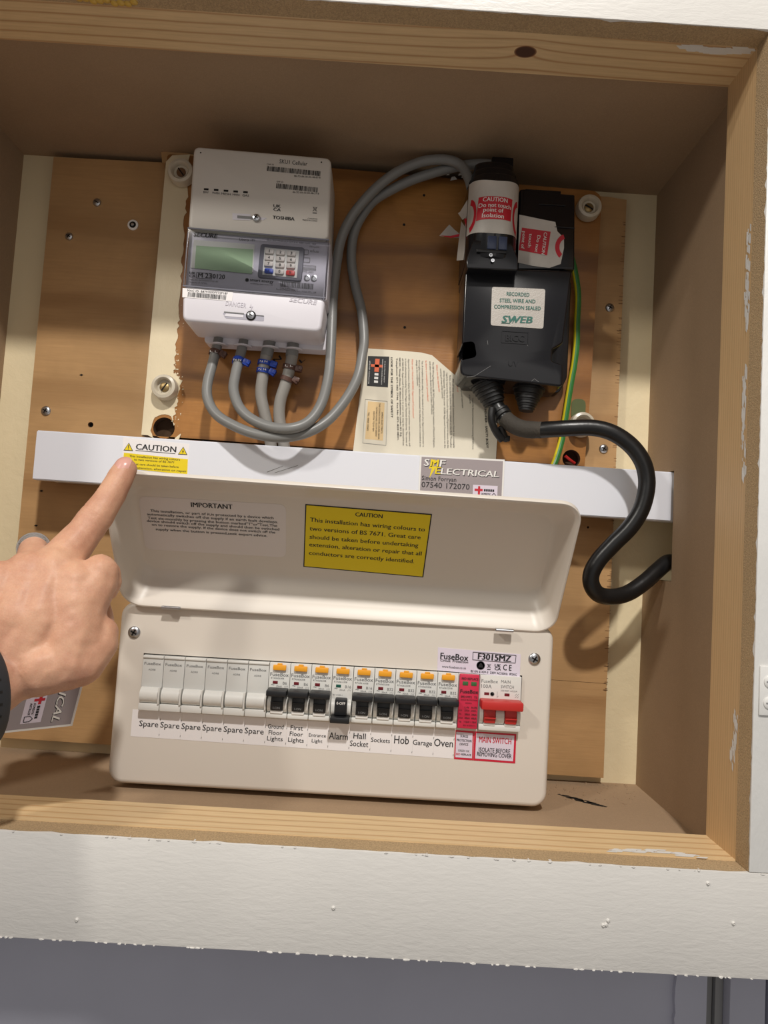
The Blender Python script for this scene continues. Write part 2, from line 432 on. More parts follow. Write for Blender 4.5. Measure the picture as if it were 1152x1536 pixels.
# right mdf panel with the notch sawn round the trunking and the supply cable
out = [(Y2+.03, ZB-.02), (0, ZB-.02), (0, .1115), (-.0685, .1105), (-.0665, .2125), (0, .2125), (0, ZT+.02), (Y2+.03, ZT+.02)]
g = G(M_mdf); pl = [Vector((p[0], p[1], 0)) for p in out]; tr = tessellate_polygon([pl]); 
g.add([(XR, p.x, p.y) for p in pl], [list(t) for t in tr], False); g.add([(XR+.012, p.x, p.y) for p in pl], [list(t)[::-1] for t in tr], False)
g.add([(XR, p.x, p.y) for p in pl]+[(XR+.012, p.x, p.y) for p in pl], [[i, (i+1) % 8, 8+(i+1) % 8, 8+i] for i in range(8)], False, M_mdfe)
bmr = g.build('wall_right', loc=(XR, 0, 0)); struct(bmr)
struct(G(M_wall).box(.345, .36, -.08, .03, .05, .26).build('wall_recess', loc=(.35, 0, .05)))
struct(G(M_mdf).box(XL-.012, XL, Y2+.03, 0, ZB-.02, ZT+.02).build('wall_left', loc=(XL, 0, 0)))
struct(G(M_mdf).box(XL, XR, Y2+.03, 0, ZT, ZT+.012).build('ceiling', loc=(0, 0, ZT)))
g = G(M_mdf)
g.box(XL, XR, Y2+.03, 0, ZB-.012, ZB)
fl = g.build('floor', loc=(0, 0, ZB)); struct(fl)
# little scuff and sawdust on the shelf
g = G(M_dark)
for k in range(14):
    t = k/13; x = .212+.034*t; y = -.045-.028*t+random.uniform(-.001, .001); s = .0012+.0022*math.sin(math.pi*t)
    g.poly([(x-s*1.6, y-s*.5, ZB), (x, y-s*1.2, ZB), (x+s*1.7, y, ZB), (x+s*.2, y+s*.8, ZB)], n=(0, 0, 1), lift=.0003)
g.build('scuff_mark', fl)
g = G(M_mdf)
for k in range(110):
    x = random.uniform(.165, .29); y = -random.random()**1.4*.06-.004; s = random.uniform(.0003, .0009)
    g.box(x-s, x+s*1.3, y-s, y+s, ZB, ZB+s*.8)
g.build('sawdust', fl, kind='stuff')
# pine lining: four battens (mitred) with an mdf edge strip in front
def batten(name, quad_in, quad_out, mat, n):
    """quad_in: 4 points of the visible inner face, quad_out the same pushed outward"""
    return struct(G(mat).loops([quad_in, quad_out]).build(name, loc=quad_in[0]))
TK = .022
LXF = XL+.009
batten('trim_1', [(LXF, Y1, FT), (FX, Y1, FT), (FX, Y2, FT), (LXF, Y2, FT)], [(LXF-TK, Y1, FT+TK), (FX+TK, Y1, FT+TK), (FX+TK, Y2, FT+TK), (LXF-TK, Y2, FT+TK)], M_pine_top, 0)
batten('trim_2', [(LXF, Y1, FB+.001), (FX, Y1, FB+.001), (FX, Y2, FB+.001), (LXF, Y2, FB+.001)], [(LXF-TK, Y1, FB-TK), (FX+TK, Y1, FB-TK), (FX+TK, Y2, FB-TK), (LXF-TK, Y2, FB-TK)], M_pine_x, 0)
batten('trim_3', [(FX, Y1, FB), (FX, Y1, FT), (FX, Y2, FT), (FX, Y2, FB)], [(FX+TK, Y1, FB-TK), (FX+TK, Y1, FT+TK), (FX+TK, Y2, FT+TK), (FX+TK, Y2, FB-TK)], M_pine_z, 0)
batten('trim_4', [(LXF, Y1, FB), (LXF, Y1, FT), (LXF, Y2, FT), (LXF, Y2, FB)], [(LXF-TK, Y1, FB-TK), (LXF-TK, Y1, FT+TK), (LXF-TK, Y2, FT+TK), (LXF-TK, Y2, FB-TK)], M_pine_z, 0)
# white painted face frame, 18 mm board; its sawn inner edge stays bare mdf
RB = -.1425
def rail(name, x0, x1, z0, z1, inner, mat, rag=None):
    """board with one bare inner edge: 'b','t','l','r'; ragged painted arris"""
    g = G(mat); g.box(x0, x1, Y3, Y2, z0, z1, .0006)
    e = .00012
    r = random.Random(3)
    n = 150
    def strip(a, b, horizontal, c, nrm):
        A = []; B = []
        for k in range(n+1):
            t = a+(b-a)*k/n; j = r.uniform(0, .0012)+(.0016 if r.random() < .06 else 0)
            if horizontal: A.append((t, Y3+.0004+j, c)); B.append((t, Y2, c))
            else: A.append((c, Y3+.0004+j, t)); B.append((c, Y2, t))
        g.mat(M_mdfe); g.add([Vector(p)+Vector(nrm)*e for p in A+B], [[k, k+1, n+2+k, n+1+k] for k in range(n)], False)
    if inner == 't': strip(x0, x1, True, z1, (0, 0, 1))
    if inner == 'b': strip(x0, x1, True, z0, (0, 0, -1))
    if inner == 'l': strip(z0, z1, False, x0, (-1, 0, 0))
    if inner == 'r': strip(z0, z1, False, x1, (1, 0, 0))
    return g
rail('t', -.60, .55, FT, FT+.09, 'b', M_white).build('trim_5', loc=(0, Y3, FT), kind='structure')
g = rail('b', -.60, .55, RB, FB, 't', M_white)
# chipped lower arris and raised blobs of paint
r = random.Random(11)
def blob(x, z, s_):
    o = [(x+s_*math.cos(q)*r.uniform(.7, 2.4), z+s_*math.sin(q)*r.uniform(.5, 1.0)) for q in [k*math.pi/3.5 for k in range(7)]]
    y0 = Y3-.0003-r.random()*.0004; g.prism(o[::-1], Y3+.003, y0, s_*.25, 1)
g.mat(M_white)
for k in range(90): blob(r.uniform(-.3, .42), RB+.0001, r.uniform(.0003, .0009))
for k in range(45): blob(r.uniform(-.2, .40), FB-.0004, r.uniform(.0003, .0008))
bot = g.build('trim_6', loc=(0, Y3, RB), kind='structure')
g = G(M_white)
for (x, y, z) in [(0.1948,-0.2354,-0.1133),(0.0168,-0.2354,-0.1125),(-0.1483,-0.2354,-0.1290),(0.1930,-0.2354,-0.1138),(0.1960,-0.2354,-0.1107),(0.2781,-0.2354,-0.1079),(0.2607,-0.2354,-0.0835)]:
    s = .0028 if abs(x-.178) < .01 else .0014
    g.lathe([(s, -.0002), (s*.8, .0005), (s*.4, .001), (s*.25, .0004)], (x, y, z), n=9)
g.build('paint_blob', bot)
rail('r', FX, .62, FB+.0004, FT-.0004, 'l', M_white2).build('trim_7', loc=(FX, Y3, 0), kind='structure')
rail('l', -.62, LXF, FB+.0004, FT-.0004, 'r', M_white2).build('trim_8', loc=(LXF, Y3, 0), kind='structure')
# smears of filler and white paint on the pine
g = G(M_white2)
def smear(pts, n, axis, c, rr):
    for k in range(n):
        p = Vector(pts[k % (len(pts)-1)]).lerp(Vector(pts[k % (len(pts)-1)+1]), rr.random()); s = rr.uniform(.0006, .0028); p += Vector((rr.uniform(-.004, .004) if axis != 'x' else 0, rr.uniform(-.0028, .0028), rr.uniform(-.005, .005) if axis == 'x' else 0))
        if axis == 'x': g.poly([(c, p.y-s*.5, p.z-s*2), (c, p.y+s*.4, p.z-s), (c, p.y+s*.5, p.z+s*1.8), (c, p.y-s*.6, p.z+s)], n=(-1, 0, 0), lift=.00015+rr.random()*.0001)
        else: g.poly([(p.x-s*2.2, p.y-s*.5, c), (p.x-s, p.y+s*.5, c), (p.x+s*2, p.y+s*.4, c), (p.x+s, p.y-s*.6, c)], n=(0, 0, 1 if c < 0 else -1), lift=.00015+rr.random()*.0001)
rr = random.Random(5)
smear([(FX, Y2+.004, .37), (FX, Y2+.006, .33), (FX, Y2+.003, .30)], 60, 'x', FX, rr)
smear([(FX, Y2+.005, .27), (FX, Y2+.006, .235), (FX, Y2+.003, .19)], 70, 'x', FX, rr)
smear([(FX, Y2+.004, .02), (FX, Y2+.008, -.01)], 26, 'x', FX, rr)
g.build('paint_smear', bpy.data.objects['trim_3'])
g = G(M_white2)
smear([(.205, Y2+.004, 0), (.24, Y2+.007, 0), (.262, Y2+.002, 0)], 60, 'z', FB+.001, rr)
g.build('paint_smear', bpy.data.objects['trim_2'])
g = G(M_white2)
smear([(.235, Y2+.004, 0), (.262, Y2+.006, 0), (.283, Y2+.003, 0)], 120, 'z', FT, rr)
g.build('paint_smear', bpy.data.objects['trim_1'])
g = G(M_glue)
gx, gy = (-0.1885,-0.2212)
for k in range(9):
    t = k/8; g.lathe([(.003, 0), (.0026, .0008), (.0012, .0014), (.0002, .0015)], (gx-.020+.040*t, gy+random.uniform(-.001, .002), FT), axis=(0, 0, -1), n=12)
g.build('glue_bead', bpy.data.objects['trim_1'])
# the recessed wall, door edge and mouldings below the frame
YW = -.150
struct(G(M_grey).box(-.62, 0.2797, YW+.002, YW+.03, -.40, -.108).build('wall_below', loc=(0, YW, -.4)))
g = G(M_grey)
ck = [(0.2775,-0.1520,-0.1801),(0.2783,-0.1520,-0.1889),(0.2775,-0.1520,-0.1967),(0.2773,-0.1520,-0.2055),(0.2782,-0.1520,-0.2152),(0.2773,-0.1520,-0.2191),(0.2780,-0.1520,-0.2249),(0.2779,-0.1520,-0.2539)]
left = [(p[0]+.0006, p[2]) for p in ck]; left[-1] = (left[-1][0], -.40)
g.prism([(0.3023, -.40), (0.3023, -.108)]+left, YW+.02, YW-.002)
struct(g.build('trim_9', loc=(.26, YW, -.4)))
struct(G(M_dark).box(.25, .42, YW+.02, YW+.024, -.40, -.108).build('gap_shade_sheet', loc=(.3, YW, -.4)))  # near-black sheet behind the boards, shade of the gaps put in as colour
struct(G(M_greyd).box(0.3026, 0.3112, YW+.008, YW+.02, -.40, -.108, .0005).build('trim_11', loc=(.28, YW, -.4)))
struct(G(M_greyd).box(0.3116, 0.3178, YW+.004, YW+.02, -.40, -.108, .0005).build('trim_12', loc=(.288, YW, -.4)))
struct(G(M_grey).box(0.318, 0.3454, YW-.006, YW+.02, -.40, -.108, .0012).build('trim_13', loc=(.3, YW, -.4)))
struct(G(M_grey).box(0.3487, .62, YW-.006, YW+.02, -.40, -.108, .0012).build('trim_14', loc=(.4, YW, -.4)))
# painted hinge leaf on the right upright
h = thing('door_hinge', 'white painted hinge leaf with two clogged screws on the right upright of the frame', 'hinge', (.30, Y3, .043))
G(M_white2).box(.2908, .318, Y3-.0016, Y3, .027, .0595, .0006).build('hinge_leaf', h)
for z in (.0495, .0355):
    g = G(M_white2); g.lathe([(.0042, 0), (.0042, .0007), (.0030, .0014), (.0006, .0015)], (.2975, Y3-.0016, z), n=20); g.box(.2945, .3005, Y3-.0034, Y3-.0028, z-.0004, z+.0004, mat=M_greyd, M=None)
    g.build('screw', h)
g = G(M_white2); g.tube([(.3185, Y3-.003, .024), (.3185, Y3-.003, .0625)], .0036, 14); g.build('hinge_knuckle', h)

# ================================================================ BOARDS
YA, YB = -.0115, -.0235
zs = .0
def prag(pts): return pts
A = thing('plywood_board', 'tall pale plywood backing board carrying the meter, trunking and top half of fuse board', 'board', (0, YA, .0))
hl = circle(*xz([(-0.2596,-0.0115,0.2305)])[0], .0028, 10)
hr = circle(*xz([(0.2384,-0.0115,0.1587)])[0], .0012, 8)
oA = [(-.3207, -.0005+.0), (.2632, -.0005), (.2640, .4955), (.245, .4975), (-.205, .5035), (-.3207, .5018)]
seam = [(0.2172,-0.0115,0.0080),(0.2590,-0.0115,0.0073)]
zL = seam[0][2]; oA[0] = (-.3207, zL+.006); oA[1] = (.2632, seam[1][2])
G(M_ply).plate(oA, [hl, hr], 0, YA, sidemat=M_plyedge).build('board', A)
g = G(M_dark); g.box(hl[0][0]-.008, hl[0][0]+.004, YA+.004, YA+.0045, hl[0][1]-.005, hl[0][1]+.005); g.build('nail_hole', A)
oB = [(-.3207, -.078), (.2636, -.0832), (.2632, seam[1][2]-.0003), (-.3207, zL+.0057)]
tag(G(M_ply).plate(oB, [], 0, YA+.0004, sidemat=M_plyedge).build('plywood_board', loc=(0, YA, -.083)), 'lower plywood backing strip between shelf and seam, behind base of the fuse board', 'board')
# splintered right edge of the pale board
g = G(M_plyedge)
for k in range(120):
    z = .0+.485*random.random(); l = random.uniform(.001, .0045); g.box(.2636-l, .2640, YA-.0002, YA+.001, z, z+random.uniform(.0002, .0005))
g.build('split_edge', A, kind='stuff')
# varnished upper board
V = thing('varnished_board', 'varnished brown plywood board behind the meter and cut-out, left edge painted cream', 'board', (0, YB, .222))
Hs = [(*xz([(-0.1833,-0.0235,0.2297)])[0], .0105), (*xz([(0.2157,-0.0235,0.2242)])[0], .0088)]
oV = roundpoly([(-.2045, .2215), (.2290, .2175), (.2320, .30), (.2350, .4960), (-.2020, .5060)], [0, 0, 0, .012, .004])
g = G(M_ply2).plate(oV, [circle(*Hs[0][:2], Hs[0][2]), circle(*Hs[1][:2], Hs[1][2])], YA-.0001, YB, sidemat=M_hole)
g.build('board', V)
for (x, z, rad) in Hs: G(M_hole).lathe([(rad+.001, 0), (rad+.001, .0002)], (x, YA-.0003, z)).build('bored_hole', V)
rg = xz([(-0.1801,-0.0235,0.5066),(-0.1790,-0.0235,0.4667),(-0.1795,-0.0235,0.4392),(-0.1795,-0.0235,0.4051),(-0.1776,-0.0235,0.3727),(-0.1775,-0.0235,0.3377),(-0.1778,-0.0235,0.3163),(-0.1780,-0.0235,0.2942),(-0.1772,-0.0235,0.2843),(-0.1701,-0.0235,0.2775),(-0.1725,-0.0235,0.2581),(-0.1741,-0.0235,0.2448),(-0.1761,-0.0235,0.2368),(-0.1730,-0.0235,0.2317)])
edge = []
for i in range(len(rg)-1):
    for k in range(7):
        t = k/7; edge.append((rg[i][0]*(1-t)+rg[i+1][0]*t+random.uniform(-.0012, .0014), rg[i][1]*(1-t)+rg[i+1][1]*t))
lft = [(-.2046, .2217), (-.2036, .36), (-.2026, .4975)]
arc = [(Hs[0][0]+.0125*math.cos(a)*random.uniform(.95, 1.15), Hs[0][1]+.0135*math.sin(a)) for a in [math.radians(60+k*15) for k in range(13)]]
g = G(M_cream); g.plate(lft+[(-.197, .5045)]+edge+arc+[(-.1985, .2217)], [], YB, YB-.0005); g.build('cream_paint', V)
g = G(M_cream)
for k in range(40):
    a = random.choice(edge[30:]); s = random.uniform(.0003, .0011); x = a[0]+random.uniform(0, .006); g.poly([(x-s, YB, a[1]-s), (x+s, YB, a[1]-s*.5), (x, YB, a[1]+s)], lift=.0003)
x, z = xz([(-0.1714,-0.0235,0.2186)])[0]
for k in range(8): g.box(x+.0+k*.0006, x+.003+k*.0003, YB-.0016+k*.0001, YB, z-.002+.001*k, z+.002+.0006*k, mat=M_cream)
g.build('paint_flake', V, kind='stuff')
g = G(M_ply)
tp = xz([(-0.2089,-0.0235,0.5082),(-0.1951,-0.0235,0.5098),(-0.1762,-0.0235,0.5076),(-0.1757,-0.0235,0.5014),(-0.1943,-0.0235,0.5001),(-0.2067,-0.0235,0.4966)]); g.prism(tp[::-1], YA-.0002, YB+.001)
g.build('broken_top_edge', V)
g = G(M_wh)
for (u, v_, y) in [(0.0795,-0.0238,0.5030),(0.0915,-0.0238,0.5038),(0.0963,-0.0238,0.5027),(0.0680,-0.0238,0.5050),(0.1023,-0.0238,0.5038),(0.0857,-0.0238,0.4993)]:
    s = random.uniform(.001, .0025); g.poly([(u-s*1.5, v_, y-s), (u+s*1.4, v_, y-s*.3), (u+s*.2, v_, y+s), (u-s, v_, y+s*.7)])
g.build('paint_flake', V, kind='stuff')
for (x, y, z) in [(0.0567,-0.0238,0.4801),(0.0452,-0.0238,0.3445),(0.0385,-0.0238,0.4486),(0.2131,-0.0238,0.2975),(0.0725,-0.0238,0.3160)]: G(M_dark).lathe([(.0013, 0), (.0013, .0002), (.0005, .00025)], (x, y, z), n=10).build('nail_hole', V)

# ceramic bobbins that stand the board off the wall
def bobbin(p, label, screwm, rad=.0120, tilt=0):
    x, y, z = p; t = thing('ceramic_spacer', label, 'insulator', (x, YB, z), 'ceramic spacers screwed through the board')
    G(M_ceramic).lathe([(rad*.85, 0), (rad, .0015), (rad, .0085), (rad*.93, .0110), (rad*.72, .0118), (rad*.62, .0105), (rad*.56, .0062), (.0006, .0060)], (x, YB-.0006, z), n=36).build('ceramic_body', t)
    g = G(screwm); g.lathe([(.0046, 0), (.0046, .001), (.0034, .0017), (.0004, .0019)], (x, YB-.0066, z), n=20)
    M = Matrix.Translation((x, YB-.0082, z)) @ Matrix.Rotation(tilt, 4, 'Y')
    g.box(-.0045, .0045, -.0006, .0006, -.0006, .0006, mat=M_dark, M=M); g.build('screw', t)
    return t
bobbin([(-0.1846,-0.0300,0.4840)][0], 'cream ceramic spacer with dark recessed screw, beside upper left corner of the meter', M_plyedge, .0128, .9)
bobbin([(-0.1838,-0.0300,0.2684)][0], 'cream ceramic spacer with brass slotted screw, below the meter on the cream strip', M_brass, .0122, -1.0)
bobbin([(0.2204,-0.0300,0.4746)][0], 'cream ceramic spacer with dirty screw, right of the black cut-out top', M_brass, .0122, .5)
bobbin([(0.2229,-0.0300,0.2571)][0], 'cream ceramic spacer partly hidden behind the thick black cable', M_ceramic, .0120, .3)
p = [(0.2194,-0.0238,0.2746)][0]
tag(G(M_olive).prism(roundpoly([(p[0]-.006, p[2]-.012), (p[0]+.008, p[2]-.012), (p[0]+.008, p[2]+.009), (p[0]-.006, p[2]+.009)], .006), YB, YB-.001).build('felt_patch', loc=(p[0], YB, p[2])), 'small dark green scrap behind earth wire above lower right spacer', 'scrap')

def screw(p, yb, label, rad, kind='cross', t=None):
    x, z = p; o = thing('screw', label, 'screw', (x, yb, z)) if t is None else None
    g = G(M_steel); g.lathe([(rad, 0), (rad, .0007), (rad*.85, .0016), (rad*.45, .0021), (.0003, .0022)], (x, yb, z), n=24)
    for a in (.5, .5+math.pi/2) if kind == 'cross' else (.5,):
        M = Matrix.Translation((x, yb-.0021, z)) @ Matrix.Rotation(a, 4, 'Y'); g.box(-rad*.55, rad*.55, -.0003, .0006, -rad*.12, rad*.12, mat=M_dark, M=M)
    return g.build('head' if o else 'screw', o or t)
for (u, lab, rad, kd) in (((98, 354), 'small cross-head screw in left plywood, lower left of the white washer', .0035, 'cross'), ((145, 303), 'dull slotted screw high on the left plywood, above the white washer', .0036, 'slot'),
    ((68, 616), 'bright cross-head screw just above left end of the white trunking', .0040, 'cross'), ((915, 461), 'cross-head screw at right edge of board beside the earth wire', .0038, 'cross'), ((906, 673), 'worn bright screw under the bend of the thick black cable', .0040, 'cross')):
    pass
for (x, y, z), lab, rad, kd in zip([(-0.2975,-0.0130,0.4200),(-0.2726,-0.0130,0.4570),(-0.3047,-0.0130,0.2415),(0.2510,-0.0130,0.3818),(0.2506,-0.0130,0.2379)], ('small cross-head screw in left plywood, lower left of the white washer', 'dull slotted screw high on the left plywood, above the white washer', 'bright cross-head screw just above left end of the white trunking', 'cross-head screw at right edge of board beside the earth wire', 'worn bright screw under the bend of the thick black cable'), (.0040, .0042, .0048, .0044, .0046), ('cross', 'slot', 'cross', 'cross', 'cross')):
    screw((x, z), YA, lab, rad, kd)
x, y, z = [(-0.2345,-0.0130,0.4359)][0]
t = thing('washer_screw', 'screw with white ringed washer alone on the left plywood', 'screw', (x, YA, z))
G(M_wh).lathe([(.0053, 0), (.0053, .0012), (.0034, .0016), (.0030, .0012)], (x, YA, z)).build('washer', t)
G(M_dark).lathe([(.0033, 0), (.0033, .0012), (.0002, .0013)], (x, YA-.0004, z)).build('rubber_seal', t)
G(M_steel).lathe([(.0015, 0), (.0015, .0009), (.0002, .001)], (x, YA-.0016, z)).build('head', t)
# small chips and knots in the lower left ply
for (x, y, z) in [(-0.3020,-0.0117,0.1621),(-0.3041,-0.0117,0.1278),(-0.2730,-0.0117,0.2800)]: G(M_dark).poly([(x-.002, y, z-.0005), (x+.0005, y, z-.0012), (x+.002, y, z), (x, y, z+.0008)]).build('ply_chip', A)

# ================================================================ TRUNKING
YT = -.0601
T0 = [(-0.2898,-0.0601,0.2145),(0.2993,-0.0601,0.2117),(0.2990,-0.0601,0.1658),(-0.2874,-0.0601,0.1688)]
tk = thing('cable_trunking', 'long white plastic trunking running across the board above the fuse board', 'trunking', (0, YT, .167))
zl1, zr1, zr0, zl0 = T0[0][2], T0[1][2], T0[2][2], T0[3][2]
xl_ = (T0[0][0]+T0[3][0])/2
def trk(x0, x1, ya, yb, dz0, dz1, bev, mat):
    g = G(mat); bm = bmesh.new(); bmesh.ops.create_cube(bm, size=1)
    for v in bm.verts:
        x = x0 if v.co.x < 0 else x1; t = (x-xl_)/(.30-xl_)
        v.co = Vector((x, yb if v.co.y < 0 else ya, (zl1*(1-t)+zr1*t+dz1) if v.co.z > 0 else (zl0*(1-t)+zr0*t+dz0)))
    bmesh.ops.bevel(bm, geom=bm.edges[:], offset=bev, segments=2, affect='EDGES'); return g.addbm(bm)
trk(xl_+.0015, .335, -.012, YT+.006, .0022, -.0022, .0006, M_trunk).build('trunking_base', tk)
trk(xl_, .334, YT+.012, YT, 0, 0, .0009, M_trunk).build('trunking_lid', tk)
F = [(-0.2086,-0.0601,0.2127),(-0.1475,-0.0601,0.2103),(-0.1466,-0.0601,0.1818),(-0.2074,-0.0601,0.1843)]
def fill(poly, th, mat, lift=0.0, mats=None): return G(mat).skin(poly, th, mat, lift=lift)
g = fill(F, .0002, M_label)
q = [(-0.2068,-0.0601,0.1985),(-0.1477,-0.0601,0.1960),(-0.1472,-0.0601,0.1818),(-0.2068,-0.0601,0.1843)]; g.poly(q, M_ylabel, lift=.0003)
def tri(g, c, r, mark, n=FRONT):
    c = Vector(c); 
    for s_, m, l in ((1.0, M_ink, .0004), (.80, M_ylabel, .0005)):
        g.poly([c+Vector((-.95*r*s_, 0, -.62*r*s_)), c+Vector((.95*r*s_, 0, -.62*r*s_)), c+Vector((0, 0, 1.0*r*s_))], m, lift=l)
    if mark == '!': g.poly([c+Vector((-.09*r, 0, .5*r)), c+Vector((.09*r, 0, .5*r)), c+Vector((.05*r, 0, -.12*r)), c+Vector((-.05*r, 0, -.12*r))], M_ink, lift=.0006); g.poly([c+Vector((-.07*r, 0, -.22*r)), c+Vector((.07*r, 0, -.22*r)), c+Vector((.07*r, 0, -.38*r)), c+Vector((-.07*r, 0, -.38*r))], M_ink, lift=.0006)
    else:
        g.poly([c+Vector((.16*r, 0, .5*r)), c+Vector((-.2*r, 0, .0)), c+Vector((.02*r, 0, .02*r))], M_ink, lift=.0006); g.poly([c+Vector((.22*r, 0, .1*r)), c+Vector((-.04*r, 0, .1*r)), c+Vector((-.06*r, 0, -.45*r))], M_ink, lift=.0006)
cs = [(-0.2029,-0.0601,0.2034),(-0.1528,-0.0601,0.2028)]; tri(g, cs[0], .0046, '!'); tri(g, cs[1], .0046, 'z')
def T(g, s, pts, cap, mat, **k): return g.text(s, pts[0], pts[1], cap, mat, **k)
T(g, 'CAUTION', [(-0.1961,-0.0601,0.2023),(-0.1592,-0.0601,0.2018)], .0052, M_ink, bold=.02)
g.poly([(-0.1963,-0.0601,0.2015),(-0.1597,-0.0601,0.2007),(-0.1597,-0.0601,0.2002),(-0.1963,-0.0601,0.2010)], M_ink, lift=.0004)
T(g, 'This installation has wiring colours', [(-0.2016,-0.0601,0.1948),(-0.1549,-0.0601,0.1943)], .0019, M_ink, bold=.01)
T(g, 'to two versions of BS 7671', [(-0.1970,-0.0601,0.1920),(-0.1602,-0.0601,0.1914)], .0019, M_ink, bold=.01)
T(g, 'Great care should be taken before', [(-0.1998,-0.0601,0.1878),(-0.1556,-0.0601,0.1874)], .0019, M_ink, bold=.01)
T(g, 'extension, alteration or repair', [(-0.1952,-0.0601,0.1844),(-0.1479,-0.0601,0.1839)], .0019, M_ink, bold=.01)
g.build('caution_label', tk, label='white and yellow wiring caution label')
g = G(M_inkg)
for a, b in (((403,706),(420,699)), ((410,709),(436,700)), ((425,708),(447,702))): pass
for q in ([(-0.0746,-0.0601,0.1887),(-0.0603,-0.0601,0.1952),(-0.0603,-0.0601,0.1949),(-0.0740,-0.0601,0.1884)], [(-0.0672,-0.0601,0.1886),(-0.0463,-0.0601,0.1967),(-0.0462,-0.0601,0.1963),(-0.0672,-0.0601,0.1882)]): g.poly(q, M_inkg, lift=.0002)
g.build('scratch', tk)

# ================================================================ PRINT HELPERS
def niceic(g, P, U, W_, H_, mats):
    """cross-shaped trade emblem: P lower-left, U right vector, W_ up vector"""
    P = Vector(P); U = Vector(U); W_ = Vector(W_)
    def r(a, b, c, d, m, l): g.poly([P+U*a+W_*b, P+U*c+W_*b, P+U*c+W_*d, P+U*a+W_*d], m, lift=l)
    r(.22, .25, .32, .95, mats[0], .0006); r(.02, .52, .22, .70, mats[0], .0006); r(.34, .52, .46, .70, mats[0], .0006)
    for k in range(4): r(.50+.10*k, .52, .585+.10*k, .70, mats[1], .0006)
def card(name, label, C4, th, cat='card', hidden=False, loc=None):
    """C4: TL,TR,BR,BL of a printed trade card"""
    TL, TR, BR, BL = [Vector(c) for c in C4]
    def q(a, b): return (TL*(1-a)+TR*a)*b+(BL*(1-a)+BR*a)*(1-b)
    g = G(M_wh).skin([TL, BL, BR, TR], th, M_wh)
    L = lambda t: th+t
    g.poly([q(.02, .03), q(.98, .03), q(.98, .97), q(.02, .97)], M_card, lift=L(.0001))
    H = (TL-BL).length
    kw = dict(lift=L(.0004), shear=.12, bold=.012)
    def t(s, a0, b0, a1, cap, m, **k):
        kk = dict(lift=L(.0004)); kk.update(k); g.text(s, q(a0, b0), q(a1, b0), cap*H, m, **kk)
    def t2(s_, a0, b0, a1, cap, m, bo=.025):
        t(s_, a0+.006, b0-.012, a1+.006, cap, M_ink, shear=.12, bold=bo, lift=L(.0002)); t(s_, a0, b0, a1, cap, m, shear=.12, bold=bo*.7, lift=L(.0004))
    g.poly([q(.15, .93), q(.11, .77), q(.145, .78), q(.12, .60), q(.20, .82), q(.16, .81), q(.19, .93)], M_ylabel, lift=L(.00015))
    t2('S', .05, .815, .105, .12, M_wh); t2('M', .125, .815, .215, .12, M_ylabel); t2('F', .235, .815, .295, .12, M_wh); t2('E', .185, .685, .245, .12, M_ylabel); t2('LECTRICAL', .255, .685, .935, .105, M_wh)
    t('Simon Forryan', .035, .565, .44, .075, M_ink); t('07540 172070', .035, .44, .60, .095, M_ink)
    g.poly([q(.64, .24), q(.93, .24), q(.93, .53), q(.64, .53)], M_lilac, lift=L(.0002))
    for (a0, b0, a1, b1, m) in ((.70, .36, .725, .51, M_inkr), (.66, .425, .70, .465, M_inkr), (.725, .425, .755, .465, M_inkr)):
        g.poly([q(a0, b0), q(a1, b0), q(a1, b1), q(a0, b1)], m, lift=L(.0004))
    for k in range(5): g.poly([q(.77+.025*k, .425), q(.79+.025*k, .425), q(.79+.025*k, .465), q(.77+.025*k, .465)], M_ink, lift=L(.0004))
    t('DOMESTIC', .74, .365, .85, .03, M_ink, bold=.02); t('INSTALLER', .74, .315, .85, .03, M_ink, bold=.02)
    for a, b in (((.865, .28), (.865, .36)), ((.865, .36), (.89, .40)), ((.89, .40), (.915, .36)), ((.915, .36), (.915, .28)), ((.865, .28), (.915, .28))):
        A_, B_ = q(*a), q(*b); d = (B_-A_).normalized(); n2 = FRONT.cross(d)*.00025; g.poly([A_-n2, B_-n2, B_+n2, A_+n2], M_ink, lift=L(.0004))
    o = g.build(name, loc=loc or BL); tag(o, label, cat); return o
c1 = [(0.0656,-0.0605,0.2131),(0.1441,-0.0605,0.2136)]
d = Vector(c1[1])-Vector(c1[0]); dn = Vector((d.z, 0, -d.x)).normalized()*.053
card('business_card', 'mauve-grey electrician card propped on the trunking behind the raised lid', [c1[0], c1[1], Vector(c1[1])+dn, Vector(c1[0])+dn], .0003)

# ================================================================ LEAFLET
YL = -.0240
L4 = [(0.0023,-0.0240,0.2188),(0.0084,-0.0240,0.3209),(0.0690,-0.0240,0.3204),(0.1442,-0.0240,0.2513),(0.1373,-0.0240,0.2193)]
out = xz([(0.0016,-0.0240,0.2096),(0.0034,-0.0240,0.2426),(0.0057,-0.0240,0.2791),(0.0077,-0.0240,0.3209),(0.0420,-0.0240,0.3207),(0.0631,-0.0240,0.3201),(0.0737,-0.0240,0.3181),(0.1094,-0.0240,0.2903),(0.1334,-0.0240,0.2705),(0.1376,-0.0240,0.2668),(0.1407,-0.0240,0.2564),(0.1420,-0.0240,0.2433),(0.1418,-0.0240,0.2222),(0.1416,-0.0240,0.2117)])
g = G(M_paper).prism([(x, z) for x, z in out][::-1], YL, YL-.0004)
xs0 = [(0.0163,-0.0245,0.3096),(0.1468,-0.0245,0.2514)]
